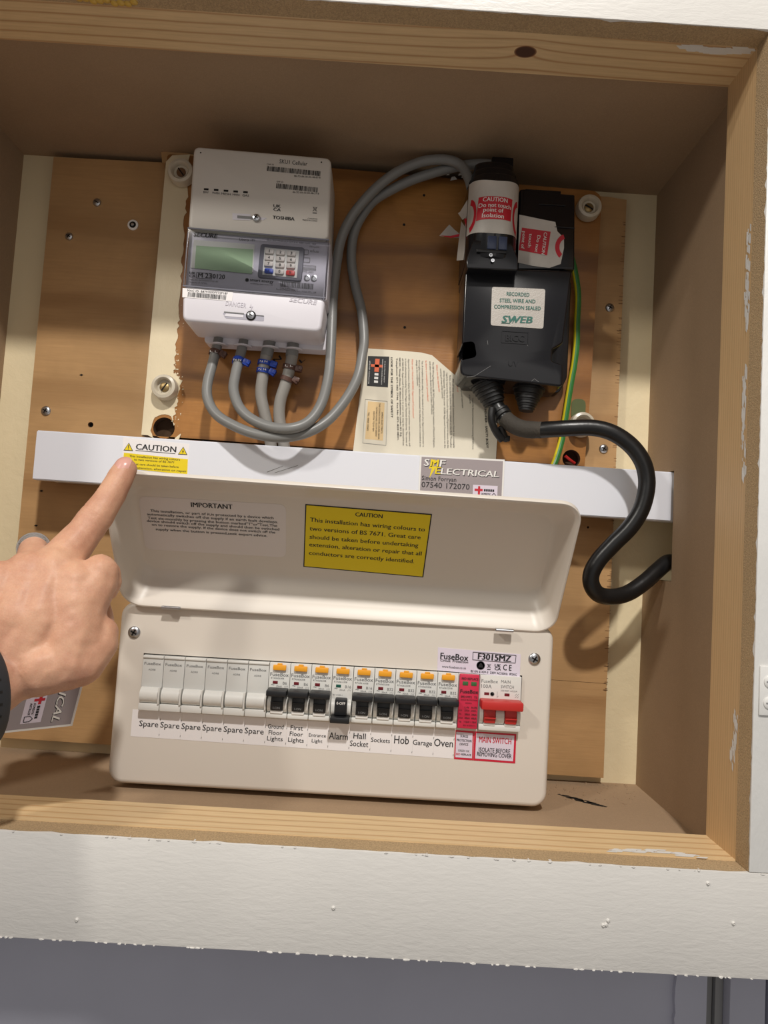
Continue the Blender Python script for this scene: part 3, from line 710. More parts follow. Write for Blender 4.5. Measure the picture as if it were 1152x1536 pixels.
# printed lines run downwards: letter tops face right
def vt(g, s, pts, cap, mat, **k):
    g.text(s, pts[0], pts[1], cap, mat, lift=.0003, **k)
YP = -.0244
g.skin([(0.0108,-0.0244,0.3133),(0.0318,-0.0244,0.3140),(0.0323,-0.0244,0.2833),(0.0117,-0.0244,0.2834)], .0001, M_ink)
E1 = [(0.0189,-0.0246,0.3111),(0.0212,-0.0246,0.3110),(0.0207,-0.0246,0.2975),(0.0184,-0.0246,0.2977)]
g.poly([(0.0182,-0.0246,0.3110),(0.0225,-0.0246,0.3110),(0.0223,-0.0246,0.2980),(0.0180,-0.0246,0.2980)], M_inko, lift=.0001)
g.poly([(0.0143,-0.0246,0.3054),(0.0261,-0.0246,0.3052),(0.0259,-0.0246,0.3025),(0.0143,-0.0246,0.3028)], M_inko, lift=.0001)
for k in range(3):
    y_ = 559+k*6
    pass
for q in ([(0.0184,-0.0246,0.2967),(0.0222,-0.0246,0.2966),(0.0222,-0.0246,0.2943),(0.0184,-0.0246,0.2944)], [(0.0184,-0.0246,0.2931),(0.0222,-0.0246,0.2930),(0.0221,-0.0246,0.2906),(0.0183,-0.0246,0.2907)], [(0.0183,-0.0246,0.2894),(0.0222,-0.0246,0.2893),(0.0222,-0.0246,0.2870),(0.0184,-0.0246,0.2871)]): g.poly(q, M_wh, lift=.0001)
for i in range(5):
    pass
vt(g, 'REPRESENTING CONSUMER INTERESTS', [(0.0251,-0.0246,0.3108),(0.0253,-0.0246,0.2855)], .0009, M_wh)
vt(g, 'IN ELECTRICAL SAFETY', [(0.0275,-0.0246,0.3090),(0.0278,-0.0246,0.2877)], .0009, M_wh)
vt(g, 'APPROVED CONTRACTOR', [(0.0124,-0.0246,0.3087),(0.0126,-0.0246,0.2854)], .0011, M_wh)
vt(g, 'LOOK FOR THE SYMBOL OF SAFETY', [(0.0332,-0.0246,0.3133),(0.0370,-0.0246,0.2538)], .0019, M_ink, bold=.015, shear=.15)
for s_, a_, b_, m_, bo in (
    ('Telephone 071-582 7746  Fax No 071-820 0831.', (0.0385,-0.0246,0.3130), (0.0446,-0.0246,0.2312), M_ink, .012),
    ('NICEIC, Vintage House, 37 Albert Embankment, London SE1 7UJ.', (0.0414,-0.0246,0.3132), (0.0470,-0.0246,0.2353), M_ink, .012),
    ('all NICEIC Approved Contractors in your area may be obtained from', (0.0444,-0.0246,0.3130), (0.0501,-0.0246,0.2269), M_ink, 0),
    ('in local advertising including Yellow Pages and Thomson Directories. The names of', (0.0473,-0.0246,0.3129), (0.0533,-0.0246,0.2265), M_ink, 0),
    ('Approved Contractors display the NICEIC logo on their premises, vans, stationery, and', (0.0503,-0.0246,0.3127), (0.0563,-0.0246,0.2267), M_ink, 0),
    ('How can I find an NICEIC Approved Contractor?', (0.0539,-0.0246,0.3126), (0.0583,-0.0246,0.2545), M_inko, 0),
    ('charge to the complainant.', (0.0582,-0.0246,0.3122), (0.0607,-0.0246,0.2864), M_ink, 0),
    ('thoroughly investigated and, where substantiated, the defective work is remedied at no', (0.0608,-0.0246,0.3124), (0.0667,-0.0246,0.2266), M_ink, 0),
    ('Yes. A complaint about safety or the standard of work of an Approved Contractor is', (0.0638,-0.0246,0.3119), (0.0696,-0.0246,0.2268), M_ink, 0),
    ('Is there a complaints procedure?', (0.0674,-0.0246,0.3121), (0.0717,-0.0246,0.2718), M_inko, 0),
    ('and other relevant British Standard Codes of Practice.', (0.0714,-0.0246,0.3117), (0.0763,-0.0246,0.2589), M_ink, 0),
    ('The IEE Wiring Regulations (BS 7671) published by the Institution of Electrical Engineers', (0.0744,-0.0246,0.3113), (0.0801,-0.0246,0.2268), M_ink, 0),
    ('What are the standards?', (0.0781,-0.0246,0.3088), (0.0822,-0.0246,0.2818), M_inko, 0),
    ('covering all areas of the country.', (0.0823,-0.0246,0.3051), (0.0859,-0.0246,0.2754), M_ink, 0),
    ('ability inspected. There are over 10,500 Approved Contractors on the', (0.0857,-0.0246,0.3033), (0.0908,-0.0246,0.2268), M_ink, 0),
    ("regularly inspected by the Council's Inspecting Engineers to ensure that the", (0.0887,-0.0246,0.3015), (0.0937,-0.0246,0.2270), M_ink, 0),
    ('Rules and standards before they are placed on the Roll. Thereafter', (0.0918,-0.0246,0.2990), (0.0967,-0.0246,0.2272), M_ink, 0),
    ('All of the approved contractors have to comply', (0.0949,-0.0246,0.2959), (0.0996,-0.0246,0.2274), M_ink, 0),
    ('What is it?', (0.0990,-0.0246,0.2928), (0.1002,-0.0246,0.2829), M_inko, 0),
    ('Approved electricians', (0.1036,-0.0246,0.2865), (0.1060,-0.0246,0.2674), M_ink, 0),
    ('of its body.', (0.1118,-0.0246,0.2810), (0.1133,-0.0246,0.2718), M_ink, 0),
    ('Council for Electrical Installation Contracting (NICEIC) is an', (0.1153,-0.0246,0.2779), (0.1182,-0.0246,0.2272), M_ink, 0)):
    g.text(s_, a_, b_, .0015, m_, lift=.0003, bold=bo)

vt(g, 'CONSUMER - SAFETY BODY', [(0.1273,-0.0246,0.2727),(0.1318,-0.0246,0.2294)], .0021, M_ink, bold=.015, shear=.15)
FRm = [(0.0109,-0.0246,0.2700),(0.0325,-0.0246,0.2694),(0.0338,-0.0246,0.2259),(0.0110,-0.0246,0.2268)]
for a, b in ((0, 1), (1, 2), (2, 3), (3, 0)):
    A_, B_ = Vector(FRm[a]), Vector(FRm[b]); n2 = FRONT.cross((B_-A_).normalized())*.00015; g.poly([A_-n2, B_-n2, B_+n2, A_+n2], M_inkg, lift=.0001)
g.skin([(0.0136,-0.0244,0.2682),(0.0300,-0.0244,0.2679),(0.0306,-0.0244,0.2304),(0.0130,-0.0244,0.2309)], .0001, M_tan)
for s_, q in (('APEX ELECTRICS', [(0.0276,-0.0247,0.2585),(0.0282,-0.0247,0.2374)]), ('THE COACH HOUSE, LAUREL BANK', [(0.0245,-0.0247,0.2669),(0.0257,-0.0247,0.2313)]), ('TOTNES ROAD, SOUTH BRENT', [(0.0218,-0.0247,0.2634),(0.0229,-0.0247,0.2338)]), ('DEVON TQ10 9JN', [(0.0194,-0.0247,0.2586),(0.0200,-0.0247,0.2389)]), ('TEL: 0364 72682', [(0.0143,-0.0247,0.2576),(0.0144,-0.0247,0.2392)])):
    vt(g, s_, q, .0014, M_ink)
lf = g.build('safety_leaflet', loc=(.06, YL, .22)); tag(lf, 'creased white printed leaflet pinned sideways between the grey cables and the cut-out', 'leaflet')

# ================================================================ ELECTRICITY METER
YM = -.088
mt = thing('electricity_meter', 'pale grey smart electricity meter with green display and keypad on the upper board', 'meter', (-.093, -.0235, .30))
H4 = [(-0.1572,-0.0880,0.4786),(-0.0319,-0.0880,0.4759),(-0.0291,-0.0880,0.4009),(-0.1567,-0.0880,0.4024)]
M4 = [(-0.1565,-0.0900,0.4021),(-0.0286,-0.0900,0.3994),(-0.0286,-0.0900,0.3447),(-0.1567,-0.0900,0.3475)]
W4 = [(-0.1567,-0.0890,0.3485),(-0.0287,-0.0890,0.3451),(-0.0308,-0.0890,0.3139),(-0.1548,-0.0890,0.3163)]
def qprism(g, Q, yb, r, bev, mat=None, taper=0.0):
    """rounded quad prism from 4 points (TL,TR,BR,BL) on one plane"""
    o = [(Q[3][0], Q[3][2]), (Q[2][0], Q[2][2]), (Q[1][0], Q[1][2]), (Q[0][0], Q[0][2])]
    return g.prism(roundpoly(o, r), yb, Q[0][1], bev, mat=mat)
qprism(G(M_meter), [(-0.1572,-0.0880,0.4786),(-0.0319,-0.0880,0.4759),(-0.0290,-0.0880,0.3984),(-0.1565,-0.0880,0.4000)], -.030, .006, .0025).build('upper_cover', mt)
qprism(G(M_metermid), [(-0.1562,-0.0840,0.4019),(-0.0278,-0.0840,0.3997),(-0.0278,-0.0840,0.3439),(-0.1562,-0.0840,0.3468)], -.034, .003, .002).build('meter_body', mt)
g = G(M_meterw)
qprism(g, W4, -.042, .006, .003)
W5 = [(-0.1566,-0.0600,0.3266),(-0.0320,-0.0600,0.3257),(-0.0309,-0.0600,0.3086),(-0.1441,-0.0600,0.3097)]
g.prism(roundpoly([(-.1450, .310), (-.0275, .310), (-.0275, .334), (-.1450, .334)], .004), -.030, -.046, .001)
g.build('terminal_cover', mt)
# smoky clear window over the dial
g = G(M_clear); qprism(g, M4, -.0845, .002, .0015); g.build('clear_cover', mt, label='smoky transparent cover')
g = G(M_bezel)
for q in ([(-0.1561,-0.0903,0.4014),(-0.0285,-0.0903,0.3986),(-0.0287,-0.0903,0.3974),(-0.1561,-0.0903,0.4002)], [(-0.1561,-0.0903,0.3483),(-0.0286,-0.0903,0.3455),(-0.0286,-0.0903,0.3443),(-0.1561,-0.0903,0.3471)]): g.skin(q, .0004, M_bezel)
g.build('cover_edge', mt)
YF = -.0842
dis = G(M_modg).skin([(-0.1512,-0.0842,0.3928),(-0.0962,-0.0842,0.3920),(-0.0956,-0.0842,0.3660),(-0.1522,-0.0842,0.3667)], .0005); dis = dis.build('display_frame', mt)
G(M_lcd).skin([(-0.1486,-0.0848,0.3874),(-0.0970,-0.0848,0.3871),(-0.0966,-0.0848,0.3645),(-0.1485,-0.0848,0.3664)], .0003).build('display', mt, label='blank green display')
def PX(*a): pass
kb = G(M_bezel); qprism(kb, [(-0.0905,-0.0862,0.3927),(-0.0506,-0.0862,0.3916),(-0.0515,-0.0862,0.3601),(-0.0913,-0.0862,0.3612)], YF, .003, .0008); kb = kb.build('keypad_bezel', mt)
G(M_modg).skin([(-0.0866,-0.0863,0.3892),(-0.0552,-0.0863,0.3879),(-0.0559,-0.0863,0.3628),(-0.0869,-0.0863,0.3639)], .0003).build('keypad_plate', mt)
KC = [(-0.0818,-0.0866,0.3851),(-0.0718,-0.0866,0.3847),(-0.0619,-0.0866,0.3844),(-0.0817,-0.0866,0.3792),(-0.0717,-0.0866,0.3789),(-0.0618,-0.0866,0.3786),(-0.0817,-0.0866,0.3736),(-0.0715,-0.0866,0.3730),(-0.0617,-0.0866,0.3729),(-0.0811,-0.0866,0.3672),(-0.0715,-0.0866,0.3670),(-0.0617,-0.0866,0.3666)]
for i, s_ in enumerate('123456789A0B'):
    x, y, z = KC[i]; m = M_blue if s_ == 'A' else M_red if s_ == 'B' else M_key
    g = G(m); g.prism(rrect(x-.0040, x+.0040, z-.0023, z+.0023, .0012, 3), -.0864, -.0884, .0006, 2)
    if s_ not in 'AB': kw_ = .0003 if s_ == '1' else .0008; g.text(s_, (x-kw_, -.0885, z-.0011), (x+kw_, -.0885, z-.0011), .0024, M_ink, lift=.0001, bold=.02)
    else: g.text(s_, (x-.0008, -.0885, z-.0010), (x+.0008, -.0885, z-.0010), .0020, M_ink, lift=.0001)
    g.build('key', mt, **({'label': 'blue key'} if s_ == 'A' else {'label': 'red key'} if s_ == 'B' else {}))
g = G(M_ink)
yf = dict(lift=.0001)
T(g, 'SECURE', [(-0.1520,-0.0845,0.3960),(-0.1309,-0.0845,0.3958)], .0038, M_ink, bold=.035, shear=.2, **yf)
T(g, 'Liberty 101', [(-0.1103,-0.0845,0.3950),(-0.0964,-0.0845,0.3950)], .0022, M_ink, **yf)
T(g, '230V 50Hz  Class 2  0.25-5(100)A  MID approved device', [(-0.0864,-0.0845,0.3994),(-0.0410,-0.0845,0.3983)], .0011, M_ink, **yf)
T(g, '-25 to 70 C IP53A UC3 CAT III N  4000 r/kWh  1405', [(-0.0862,-0.0845,0.3963),(-0.0408,-0.0845,0.3952)], .0013, M_ink, **yf)
T(g, 'UK', [(-0.1529,-0.0845,0.3610),(-0.1475,-0.0845,0.3609)], .0022, M_ink, bold=.02, **yf); T(g, 'CA', [(-0.1527,-0.0845,0.3582),(-0.1473,-0.0845,0.3582)], .0022, M_ink, bold=.02, **yf)
T(g, 'M 23', [(-0.1449,-0.0845,0.3584),(-0.1329,-0.0845,0.3583)], .0042, M_ink, bold=.015, **yf); T(g, '0120', [(-0.1317,-0.0845,0.3583),(-0.1208,-0.0845,0.3582)], .0042, M_ink, bold=.015, **yf)
bx = [(-0.1465,-0.0845,0.3629),(-0.1326,-0.0845,0.3626),(-0.1325,-0.0845,0.3576),(-0.1464,-0.0845,0.3577)]
for a, b in ((0, 1), (1, 2), (2, 3), (3, 0)):
    A_, B_ = Vector(bx[a]), Vector(bx[b]); n2 = FRONT.cross((B_-A_).normalized())*.00018; g.poly([A_-n2, B_-n2, B_+n2, A_+n2], M_ink, lift=.0001)
T(g, 'MAC ID: B8797E00FF72F18F', [(-0.1525,-0.0845,0.3554),(-0.1266,-0.0845,0.3549)], .0013, M_inkg, **yf); T(g, 'Property of: NPWL', [(-0.1526,-0.0845,0.3530),(-0.1360,-0.0845,0.3525)], .0014, M_inkg, **yf)
T(g, 'smart energy', [(-0.0979,-0.0845,0.3580),(-0.0768,-0.0845,0.3575)], .0026, M_ink, bold=.02, **yf); T(g, 'certified by smart meters GB', [(-0.0977,-0.0845,0.3553),(-0.0773,-0.0845,0.3550)], .0012, M_ink, **yf)
rg = [(-0.1007,-0.0845,0.3588)][0]; g.lathe([(.0018, 0), (.0018, .0001), (.0013, .0001), (.0013, 0)], rg, n=16, mat=M_inkg)
g.bars(*[(-0.0706,-0.0845,0.3546),(-0.0398,-0.0845,0.3538)], .0052, M_ink, lift=.0001, cnt=34, seed=4)
T(g, 'S/N 23P0402713', [(-0.0705,-0.0845,0.3527),(-0.0542,-0.0845,0.3522)], .0011, M_ink, **yf); T(g, 'Secure Meters (UK) Ltd, SO23 0TL, UK', [(-0.0740,-0.0845,0.3514),(-0.0375,-0.0845,0.3505)], .0014, M_ink, **yf)
for k, (s_, q) in enumerate((('efus', [(-0.0458,-0.0845,0.3884),(-0.0379,-0.0845,0.3882)]), ('1000 imp/kWh', [(-0.0467,-0.0845,0.3926),(-0.0376,-0.0845,0.3924)]), ('PMP 2023', [(-0.0511,-0.0845,0.3694),(-0.0415,-0.0845,0.3692)]))): T(g, s_, q, .0016 if k else .0024, M_inkg, **yf)
for q in ([(-0.0516,-0.0845,0.3901),(-0.0474,-0.0845,0.3901),(-0.0473,-0.0845,0.3858),(-0.0515,-0.0845,0.3858)], [(-0.0514,-0.0845,0.3830),(-0.0454,-0.0845,0.3828),(-0.0454,-0.0845,0.3787),(-0.0513,-0.0845,0.3788)], [(-0.0512,-0.0845,0.3759),(-0.0395,-0.0845,0.3756),(-0.0396,-0.0845,0.3739),(-0.0512,-0.0845,0.3741)], [(-0.0511,-0.0845,0.3732),(-0.0393,-0.0845,0.3730),(-0.0395,-0.0845,0.3718),(-0.0511,-0.0845,0.3720)]):
    for a, b in ((0, 1), (1, 2), (2, 3), (3, 0)):
        A_, B_ = Vector(q[a]), Vector(q[b]); n2 = FRONT.cross((B_-A_).normalized())*.00022; g.poly([A_-n2, B_-n2, B_+n2, A_+n2], M_inkg, lift=.0001)
g.build('printed_dial', mt)
for p_ in [(-0.0469,-0.0845,0.3644),(-0.0405,-0.0845,0.3644)]: g = G(M_steel); g.lathe([(.0027, 0), (.0027, .0006), (.0017, .0008), (.0013, .0002), (.0004, .0002)], p_, n=18); g.build('optical_port', mt)
# upper cover print
g = G(M_ink)
yh = dict(lift=.0003)
T(g, 'SKU1 Cellular', [(-0.0786,-0.0880,0.4675),(-0.0531,-0.0880,0.4667)], .0037, M_ink, **yh)
T(g, 'CHF ID', [(-0.0899,-0.0880,0.4652),(-0.0833,-0.0880,0.4650)], .0013, M_ink, **yh); T(g, 'GPF ID', [(-0.0798,-0.0880,0.4495),(-0.0737,-0.0880,0.4493)], .0013, M_ink, **yh)
g.bars(*[(-0.0895,-0.0880,0.4595),(-0.0407,-0.0880,0.4578)], .0046, M_ink, lift=.0003, cnt=52, seed=8); T(g, '98-7D-84-00-00-48-87-8', [(-0.0645,-0.0880,0.4556),(-0.0405,-0.0880,0.4556)], .0016, M_ink, **yh)
g.bars(*[(-0.0800,-0.0880,0.4439),(-0.0412,-0.0880,0.4424)], .0046, M_ink, lift=.0003, cnt=42, seed=9); T(g, '86-7D-84-00-00-4B-37-8', [(-0.0646,-0.0880,0.4405),(-0.0408,-0.0880,0.4406)], .0016, M_ink, **yh)
for s_, q in (('BW', [(-0.1451,-0.0880,0.4350),(-0.1403,-0.0880,0.4349)]), ('WAN', [(-0.1373,-0.0880,0.4349),(-0.1306,-0.0880,0.4347)]), ('MESH', [(-0.1288,-0.0880,0.4347),(-0.1204,-0.0880,0.4345)]), ('HAN', [(-0.1186,-0.0880,0.4346),(-0.1125,-0.0880,0.4344)]), ('GAS', [(-0.1098,-0.0880,0.4344),(-0.1037,-0.0880,0.4343)])): T(g, s_, q, .0020, M_ink, **yh)
T(g, 'UK', [(-0.0811,-0.0880,0.4260),(-0.0745,-0.0880,0.4259)], .0028, M_ink, bold=.02, **yh); T(g, 'CA', [(-0.0809,-0.0880,0.4228),(-0.0743,-0.0880,0.4226)], .0028, M_ink, bold=.02, **yh)
T(g, 'TOSHIBA', [(-0.0810,-0.0880,0.4152),(-0.0614,-0.0880,0.4149)], .0030, M_ink, bold=.03, **yh)
T(g, '1234567890', [(-0.0495,-0.0880,0.4172),(-0.0407,-0.0880,0.4171)], .0011, M_ink, **yh) if False else None
T(g, 'CMS05042', [(-0.0495,-0.0880,0.4172),(-0.0407,-0.0880,0.4171)], .0011, M_ink, **yh); T(g, 'MADE IN CHINA', [(-0.0539,-0.0880,0.4154),(-0.0406,-0.0880,0.4152)], .0013, M_ink, **yh)
bn = [(-0.0435,-0.0880,0.4267)][0]; bx_, by_, bz_ = bn
def line(g, a, b, w_, m, l=.0003, n=FRONT):
    A_, B_ = Vector(a), Vector(b); n2 = Vector(n).cross((B_-A_).normalized())*w_; g.poly([A_-n2, B_-n2, B_+n2, A_+n2], m, n, l)
def bin_icon(g, x, y, z, r, m=None, l=.0003):
    m = m or M_ink
    for a, b in (((-1, 1), (1, -1)), ((1, 1), (-1, -1)), ((-.6, .8), (.6, .8)), ((-.55, .8), (-.35, -.9)), ((.55, .8), (.35, -.9))): line(g, (x+a[0]*r, y, z+a[1]*r), (x+b[0]*r, y, z+b[1]*r), r*.07, m, l)
    line(g, (x-r*.9, y, z-r*1.7), (x+r*.9, y, z-r*1.7), r*.18, m, l)
bin_icon(g, bx_, by_, bz_, .0021)
g.build('printed_label', mt)
for p_ in [(-0.1504,-0.0880,0.4727),(-0.0406,-0.0880,0.4710)]: G(M_dark).lathe([(.0007, 0), (.0007, .0001)], p_, n=10).build('pin_hole', mt)
for p_ in [(-0.1428,-0.0880,0.4388),(-0.1338,-0.0880,0.4388),(-0.1249,-0.0880,0.4386),(-0.1161,-0.0880,0.4385),(-0.1072,-0.0880,0.4384)]:
    x, y, z = p_; G(M_dark).box(x-.0021, x+.0021, y-.0003, y+.001, z-.0009, z+.0009, .0002).build('status_light', mt)
# sliding seal screws
g = G(M_meter); sl = [(-0.1176,-0.0880,0.4180),(-0.1011,-0.0880,0.4182),(-0.1007,-0.0880,0.4126),(-0.1169,-0.0880,0.4119)]
g.skin(sl, .0003, M_emb); g.poly([(-0.1130,-0.0880,0.4162),(-0.0997,-0.0880,0.4161),(-0.0995,-0.0880,0.4136),(-0.1128,-0.0880,0.4137)], M_inkg, lift=.0005); g.skin([(-0.0961,-0.0880,0.4161),(-0.0864,-0.0880,0.4157),(-0.0893,-0.0880,0.4134),(-0.0959,-0.0880,0.4136)], .0002, M_emb); g.build('seal_slot', mt)
x, y, z = [(-0.0957,-0.0880,0.4148)][0]; screw((x, z), y-.0008, '', .0036, 'cross', mt)
g = G(M_slot); g.prism(roundpoly(xz([(-0.0819,-0.0890,0.3203),(-0.1165,-0.0890,0.3209),(-0.1193,-0.0890,0.3259),(-0.0823,-0.0890,0.3258)])[::-1], .0015), -.089, -.0892); g.build('seal_slot', mt)
g = G(M_inkg); a_ = [(-0.1162,-0.0893,0.3253),(-0.1007,-0.0893,0.3251),(-0.1005,-0.0893,0.3224),(-0.1175,-0.0893,0.3228)]; g.poly(a_, M_meterw, lift=.0001)
line(g, *[(-0.1180,-0.0893,0.3264),(-0.1001,-0.0893,0.3260)], .0005, M_inkg); line(g, *[(-0.0918,-0.0893,0.3254),(-0.0822,-0.0893,0.3251)], .0003, M_inkg); g.build('slot_shadow_line', mt)
x, y, z = [(-0.0938,-0.0892,0.3247)][0]; g = G(M_dark); g.lathe([(.0044, 0), (.0044, .0006), (.0036, .0008), (.0036, .0002)], (x, y, z), n=24); g.build('screw_ring', mt)
screw((x, z), y-.0006, '', .0034, 'slot', mt)
g = G(M_emb)
T(g, 'DANGER', [(-0.1173,-0.0892,0.3326),(-0.0988,-0.0892,0.3314)], .0042, M_emb, lift=.0003); T(g, 'SECURE', [(-0.0606,-0.0892,0.3399),(-0.0366,-0.0892,0.3384)], .0040, M_emb, lift=.0003, bold=.02, shear=.2)
g.poly([(-0.0943,-0.0892,0.3359),(-0.0958,-0.0892,0.3322),(-0.0941,-0.0892,0.3323),(-0.0944,-0.0892,0.3292),(-0.0926,-0.0892,0.3333),(-0.0944,-0.0892,0.3332)], M_emb, lift=.0003); g.build('embossed_lettering', mt)
g = G(M_label); g.skin([(-0.1565,-0.0891,0.3460),(-0.1111,-0.0891,0.3449),(-0.1117,-0.0891,0.3367),(-0.1561,-0.0891,0.3375)], .0002, M_label); T(g, 'MAC ID: B8797E00FF72F18F', [(-0.1521,-0.0893,0.3430),(-0.1160,-0.0893,0.3424)], .0020, M_ink, lift=.0002); g.bars(*[(-0.1514,-0.0893,0.3383),(-0.1162,-0.0893,0.3375)], .0042, M_ink, lift=.0002, cnt=40, seed=5); g.build('barcode_label', mt, label='white barcode label')
for p_ in [(-0.1311,-0.0450,0.3158),(-0.1082,-0.0450,0.3160),(-0.0821,-0.0450,0.3151),(-0.0597,-0.0450,0.3139)]: G(M_meterw).lathe([(.0085, 0), (.0085, .0012), (.0062, .0016)], (p_[0], p_[1], .3095), axis=(0, 0, -1), n=24).build('cable_collar', mt)

# ================================================================ GREY CABLES
def cable(name, label, pts, r, mat, cat='cable', group=None):
    o = G(mat).tube(pts, r, 16, mat); o = o.build('sheath', None) if False else o
    t = thing(name, label, cat, tuple(pts[0]), group); o.build('sheath', t); return t
P1 = [(-0.1311,-0.0450,0.3204),(-0.1318,-0.0450,0.3132),(-0.1339,-0.0500,0.2922),(-0.1353,-0.0600,0.2667),(-0.1317,-0.0660,0.2502),(-0.1210,-0.0720,0.2363),(-0.1028,-0.0780,0.2262),(-0.0827,-0.0840,0.2194),(-0.0609,-0.0860,0.2174),(-0.0397,-0.0820,0.2230),(-0.0213,-0.0760,0.2362),(-0.0068,-0.0660,0.2580),(0.0028,-0.0550,0.2823),(0.0059,-0.0480,0.3057),(0.0064,-0.0420,0.3255),(0.0020,-0.0380,0.3542),(-0.0062,-0.0360,0.3809),(-0.0110,-0.0360,0.4060),(-0.0100,-0.0360,0.4308),(-0.0026,-0.0370,0.4497),(0.0082,-0.0380,0.4647),(0.0245,-0.0400,0.4755),(0.0434,-0.0420,0.4851),(0.0644,-0.0440,0.4928),(0.0859,-0.0460,0.4991),(0.1054,-0.0500,0.5008),(0.1189,-0.0550,0.4982)]
P2 = [(-0.1073,-0.0450,0.3212),(-0.1077,-0.0450,0.3134),(-0.1092,-0.0520,0.2952),(-0.1098,-0.0620,0.2753),(-0.1084,-0.0700,0.2603),(-0.1004,-0.0780,0.2437),(-0.0872,-0.0840,0.2324),(-0.0679,-0.0900,0.2252),(-0.0501,-0.0910,0.2253),(-0.0364,-0.0860,0.2333),(-0.0275,-0.0780,0.2503),(-0.0236,-0.0660,0.2760),(-0.0233,-0.0560,0.3033),(-0.0248,-0.0480,0.3392),(-0.0254,-0.0460,0.3659),(-0.0241,-0.0460,0.3955),(-0.0211,-0.0470,0.4197),(-0.0128,-0.0480,0.4409),(-0.0004,-0.0500,0.4586),(0.0128,-0.0510,0.4735),(0.0287,-0.0520,0.4866),(0.0449,-0.0520,0.4957),(0.0594,-0.0530,0.5000),(0.0766,-0.0540,0.5006),(0.0895,-0.0560,0.4944),(0.0968,-0.0600,0.4801),(0.0996,-0.0620,0.4700)]
P3 = [(-0.0818,-0.0450,0.3203),(-0.0832,-0.0450,0.3131),(-0.0857,-0.0460,0.2964),(-0.0871,-0.0460,0.2809),(-0.0876,-0.0450,0.2637),(-0.0838,-0.0440,0.2481),(-0.0791,-0.0420,0.2315),(-0.0750,-0.0400,0.2142),(-0.0736,-0.0400,0.2027)]
P4 = [(-0.0601,-0.0450,0.3204),(-0.0606,-0.0450,0.3132),(-0.0610,-0.0460,0.2980),(-0.0648,-0.0450,0.2767),(-0.0691,-0.0440,0.2590),(-0.0691,-0.0430,0.2435),(-0.0656,-0.0420,0.2285),(-0.0622,-0.0400,0.2124),(-0.0608,-0.0400,0.2003)]
K1 = cable('grey_cable', 'outermost grey cable leaving the meter at far left and looping lowest', P1, .0047, M_greycab)
K2 = cable('grey_cable', 'second grey cable from left under the meter, looping inside the outermost one', P2, .0047, M_greycab)
K3 = cable('grey_cable', 'short grey cable with two blue ties dropping straight into the trunking', P3, .0056, M_greyold)
K4 = cable('grey_cable', 'short grey cable with two brown ties dropping behind the loops', P4, .0056, M_greyold)
def dark_end(K, P, r):
    a = Vector(P[0]); b = Vector(P[1]); c = Vector(P[2]); g = G(M_greycab).tube([a, b, b.lerp(c, .75)], r+.0003, 16, M_greycab, sub=4); g.build('cable_sleeve', K)
dark_end(K3, P3, .0057); dark_end(K4, P4, .0057)
def tie(K, P, t_, r, mat, side, tilt=0.0, txt=''):
    path = smooth_path(P, 6); i = t_; p = path[i]; d = (path[i+1]-path[i-1]).normalized()
    d = (d+Vector((0, 0, tilt))).normalized()
    a = d.cross(Vector((0, -1, 0))).normalized(); b = d.cross(a)
    g = G(mat); n = 22; rr = r+.0011; ls = []
    for hgt, q in ((-.0021, r), (-.0021, rr), (.0021, rr), (.0021, r)): ls.append([p+d*hgt+(a*math.cos(2*math.pi*k/n)+b*math.sin(2*math.pi*k/n))*q for k in range(n)])
    g.loops(ls, mat, False, False)
    hx = p+Vector((side*(r+.0030), -.0015, -.001)); M = Matrix.Translation(hx) @ Matrix.Rotation(tilt*2, 4, 'Y')
    g.box(-.0032, .0032, -.0028, .0028, -.0030, .0030, .0007, M=M); M2 = Matrix.Translation(hx+Vector((side*.0022, -.003, 0))) @ Matrix.Rotation(.3, 4, 'Y')
    g.box(-.0016, .0016, -.0010, .0010, -.0020, .0020, .0004, M=M2)
    if txt: g.text(txt, p+Vector((-.0035, -rr-.0001, -.0008)), p+Vector((.0035, -rr-.0001, -.0008)), .0018, M_wh, lift=.0002)
    g.build('cable_tie', K)
tie(K1, P1, 10, .0048, M_brown, 1, .25, 'L L'); tie(K2, P2, 13, .0048, M_blue, 1, .2, 'N N')
tie(K3, P3, 13, .0057, M_blue, 1, .12, 'N N'); tie(K3, P3, 16, .0057, M_blue, 1, .25, 'N N')
tie(K4, P4, 14, .0057, M_brown, 1, .05, 'L L'); tie(K4, P4, 17, .0057, M_brown, 1, .3)
# pencilled N and L on the board
g = G(M_ink); a_ = [(-0.0788,-0.0238,0.2991),(-0.0725,-0.0238,0.3022)]
T(g, 'N', [(-0.0795,-0.0238,0.3004),(-0.0733,-0.0238,0.3048)], .0045, M_ink, bold=.04); T(g, 'L', [(-0.0541,-0.0238,0.3020),(-0.0504,-0.0238,0.3056)], .004, M_ink, bold=.04); g.build('marker_lettering', V)

